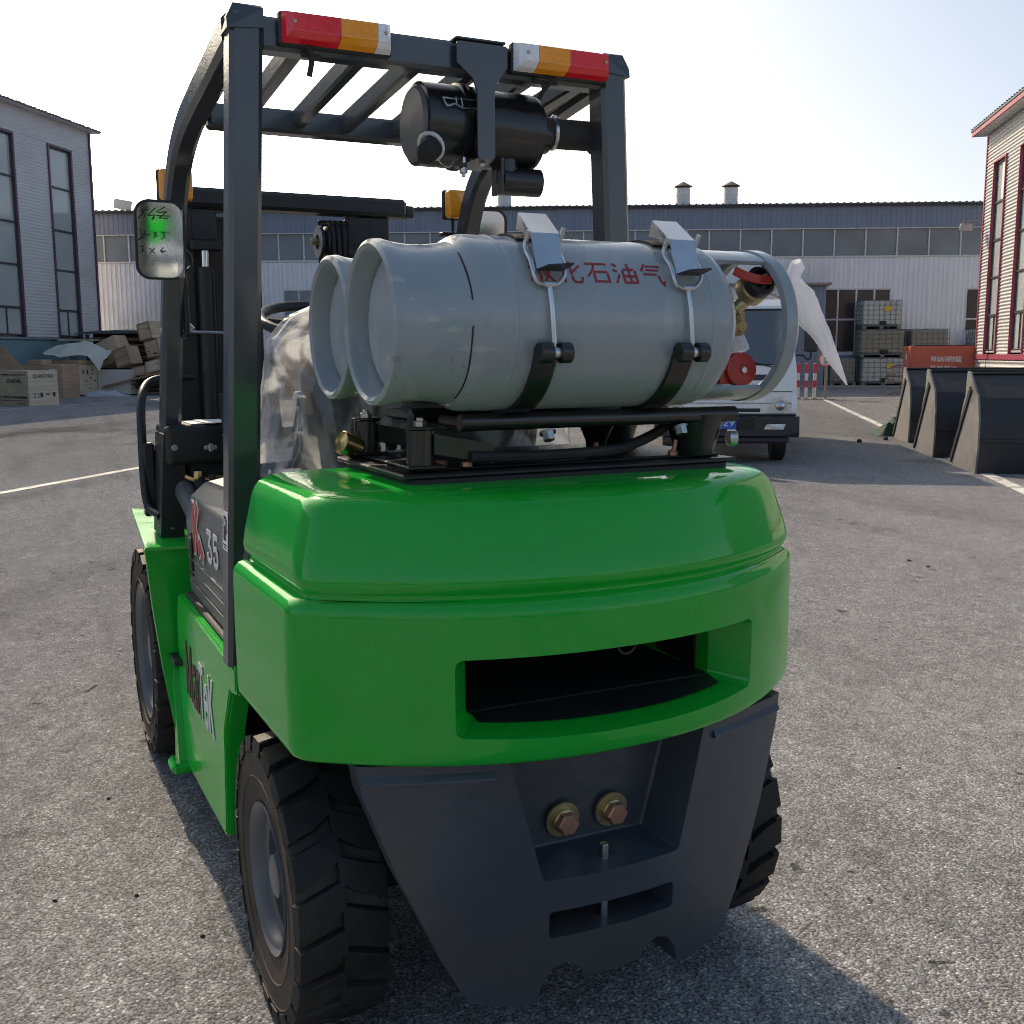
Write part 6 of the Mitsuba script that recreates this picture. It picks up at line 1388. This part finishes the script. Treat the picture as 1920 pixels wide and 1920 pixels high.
put('board', hull([(-14.75 + dx, 38.45 + dy, 0.28 + dx * 0.24 + dz) for dx in (0, 2.5) for dy in (0, 0.75) for dz in (0, 0.07)]), 'batten_wood', k)
k = thing('lean_to', 'dark sheet roof on timber posts behind the crate heap', 'shelter')
put('roof', hull([(-16.75, 41.2, 2.25), (-13.6, 41.2, 2.28), (-16.75, 42.6, 2.36), (-13.6, 42.6, 2.36), (-16.75, 41.2, 2.29), (-13.6, 41.2, 2.32), (-16.75, 42.6, 2.40), (-13.6, 42.6, 2.40), (-15.2, 41.2, 2.40), (-15.2, 42.6, 2.46)]), 'roof_dark', k)
for x in (-16.35, -13.75):
    put('post', cbox((x, 41.25, 0), (x + 0.12, 41.37, 2.25), 0.006), 'dark_timber', k)
put('back_board', cbox((-16.5, 42.4, 0), (-13.7, 42.5, 2.3), 0.01), 'dark_timber', k)
ps, pf = [], []
for i in range(22):
    for j in range(8):
        u_, w_ = i / 21, j / 7
        e = min(1, 4 * min(w_, 1 - w_)) * min(1, 6 * min(u_, 1 - u_))
        ps.append((-15.2 + 1.7 * u_, 37.6 + 0.45 * w_, 0.004 + e * (0.05 + 0.30 * max(0, meshkit.fbm(V(u_ * 9, w_ * 3, 4.0), 2) - 0.25))))
for i in range(21):
    for j in range(7):
        q = i * 8 + j
        pf += [[q, q + 8, q + 9], [q, q + 9, q + 1]]
k = name('plastic_scrap')
scene[k] = mikit.ply(trimesh.Trimesh(ps, pf, process=False), 'bag_film', smooth=30)
tag(k, 'white crumpled plastic scrap on the asphalt in front of the grey flat crate', 'plastic scrap')
# red steel frames and pallets seen between the rear post and the seat
def pallet_stack(label, o, n_, mat, yaw, group):
    for i in range(n_):
        nth = ['topmost', 'second', 'third', 'fourth', 'fifth', 'sixth', 'seventh', 'eighth', 'ninth', 'tenth', 'eleventh', 'twelfth', 'thirteenth', 'fourteenth', 'fifteenth', 'sixteenth', 'seventeenth', 'eighteenth'][n_ - 1 - i]
        k_ = thing('pallet', nth + (' ' if nth == 'topmost' else ' from the top, ') + label, 'pallet', group)
        M_ = yawf((o[0] + 0.03 * ((i * 7) % 3 - 1), o[1], o[2] + 0.142 * i), yaw + ((i * 5) % 3 - 1))
        for a in (0.0, 0.55, 1.1):
            put('bearer', tr(cbox((a, 0, 0.022), (a + 0.1, 1.0, 0.112), 0.003), M_), mat, k_)
        for a in (0, 0.225, 0.45, 0.675, 0.9):
            put('top_board', tr(cbox((0, a, 0.1125), (1.2, a + 0.1, 0.135), 0.002), M_), mat, k_)
        for a in (0.0, 0.45, 0.9):
            put('bottom_board', tr(cbox((0, a, 0.0), (1.2, a + 0.1, 0.0215), 0.002), M_), mat, k_)
pallet_stack('weathered timber pallet of the stack behind the steering wheel', (-9.35, 36.0, 0.0), 11, 'batten_wood', 4, 'pallets stacked behind the steering wheel')
pallet_stack('rust red pallet frame of the red stack', (-8.0, 37.6, 0.0), 17, 'rust_red', -5, 'red pallet frames behind the steering wheel')

# ---- small dark chips on the sunny asphalt
chips = [((182, 385), 'by the front wheel shadow'), ((215, 1690), 'nearest the left rear tyre'), ((383, 1770), 'tall and dark, standing beside the left rear tyre'), ((50, 1706), 'near the lower left corner'), ((1715, 1033), 'on the right, in the middle distance'), ((1752, 1048), 'on the right beside another farther chip'), ((1707, 1455), 'right of the right rear tyre'), ((200, 1494), 'on the left, level with the green side panel')]
chip_xy = [(-1.52, 2.02), (-0.97, 2.555), (-0.744, 2.36), (-1.17, 2.53), (2.66, 6.98), (2.70, 6.76), (1.29, 3.38), (-1.27, 3.16)]
for (px_, w_), (x, y) in zip(chips, chip_xy):
    k = name('dark_chip')
    sph = trimesh.creation.icosphere(subdivisions=2, radius=1.0)
    vv_ = np.array(sph.vertices) * (1 + 0.5 * (meshkit.noise(np.array(sph.vertices) * 1.7 + x * 7) - 0.5))[:, None] * V(0.006, 0.0045, 0.004) * (2.2 if y > 5 else 1.0)
    scene[k] = mikit.ply(trimesh.Trimesh(vv_ + V(x, y, 0.002), sph.faces, process=False), 'dark_timber', smooth=30)
    tag(k, 'small dark stone chip on the asphalt ' + w_, 'stone', 'dark chips scattered on the asphalt')

# ---- wheel loaders added out of view to shape reflections in paint and mirror
for i, (x, y, a) in enumerate(((-6.5, -11, 8), (-2.2, -11.8, 3), (2.0, -12.2, -2), (6.2, -11.6, -6), (10.5, -10.5, -12))):
    w_ = thing('wheel_loader', ['first', 'second', 'third', 'fourth', 'fifth'][i] + (' wheel loader from the left in the row added behind the viewer for reflections, ' + ('yellow' if i < 2 else 'green')), 'wheel loader', 'wheel loaders added behind the viewer for reflections')
    M_ = yawf((x, y, 0), a)
    put('body', tr(cat(rbox((-0.85, -3.2, 0.75), (0.85, -0.6, 1.75), 0.12, 6), rbox((-0.6, -0.8, 0.6), (0.6, 1.2, 1.2), 0.1, 6)), M_), 'loader_yellow' if i < 2 else 'green_sheet', w_, 35)
    put('cab', tr(cat(rbox((-0.7, -1.5, 1.76), (0.7, 0.0, 2.85), 0.12, 6)), M_), 'dark_glass', w_, 35)
    put('bucket', tr(hull([(sx * 1.15, yy, zz) for sx in (-1, 1) for yy, zz in ((1.5, 0.15), (2.4, 0.1), (1.4, 1.0), (1.8, 1.1))]), M_), 'bucket_black', w_)
    for sx in (-1, 1):
        for yy in (-2.2, 0.7):
            put('wheel', tr(lathe([(0, -0.2), (0.5, -0.2), (0.6, -0.14), (0.6, 0.14), (0.5, 0.2), (0.3, 0.2), (0.28, 0.1), (0, 0.1)], (sx * 0.85, yy, 0.6), (sx, 0, 0), 28), M_), 'tyre_rubber', w_, 30)

# ---- a second forklift behind the viewer, as the left mirror shows
fk2 = thing('parked_forklift', 'second green forklift parked behind the viewer', 'forklift')
M2_ = rotz(math.radians(216), (3.25, -2.5, 0)) @ np.linalg.inv(FK)
for key in [k_ for k_ in list(scene) if k_.startswith('forklift__')]:
    base = key.split('__', 1)[1]
    if base.split('__')[0].rstrip('_0123456789') in ('counterweight', 'tail_casting', 'rear_wheel', 'front_wheel', 'body_panel', 'hood', 'rear_post', 'side_rail', 'rear_crossbar', 'front_crossbar', 'roof_bar', 'front_fender', 'chassis', 'rear_axle', 'mast_rail', 'mast_beam', 'cowl', 'inner_shroud', 'post_cap', 'front_leg') and base.count('__') < 2 and 'letter' not in base and 'digit' not in base and 'backing' not in base:
        scene['parked_forklift__' + base] = {**scene[key], 'to_world': T((M2_ @ FK).tolist())}
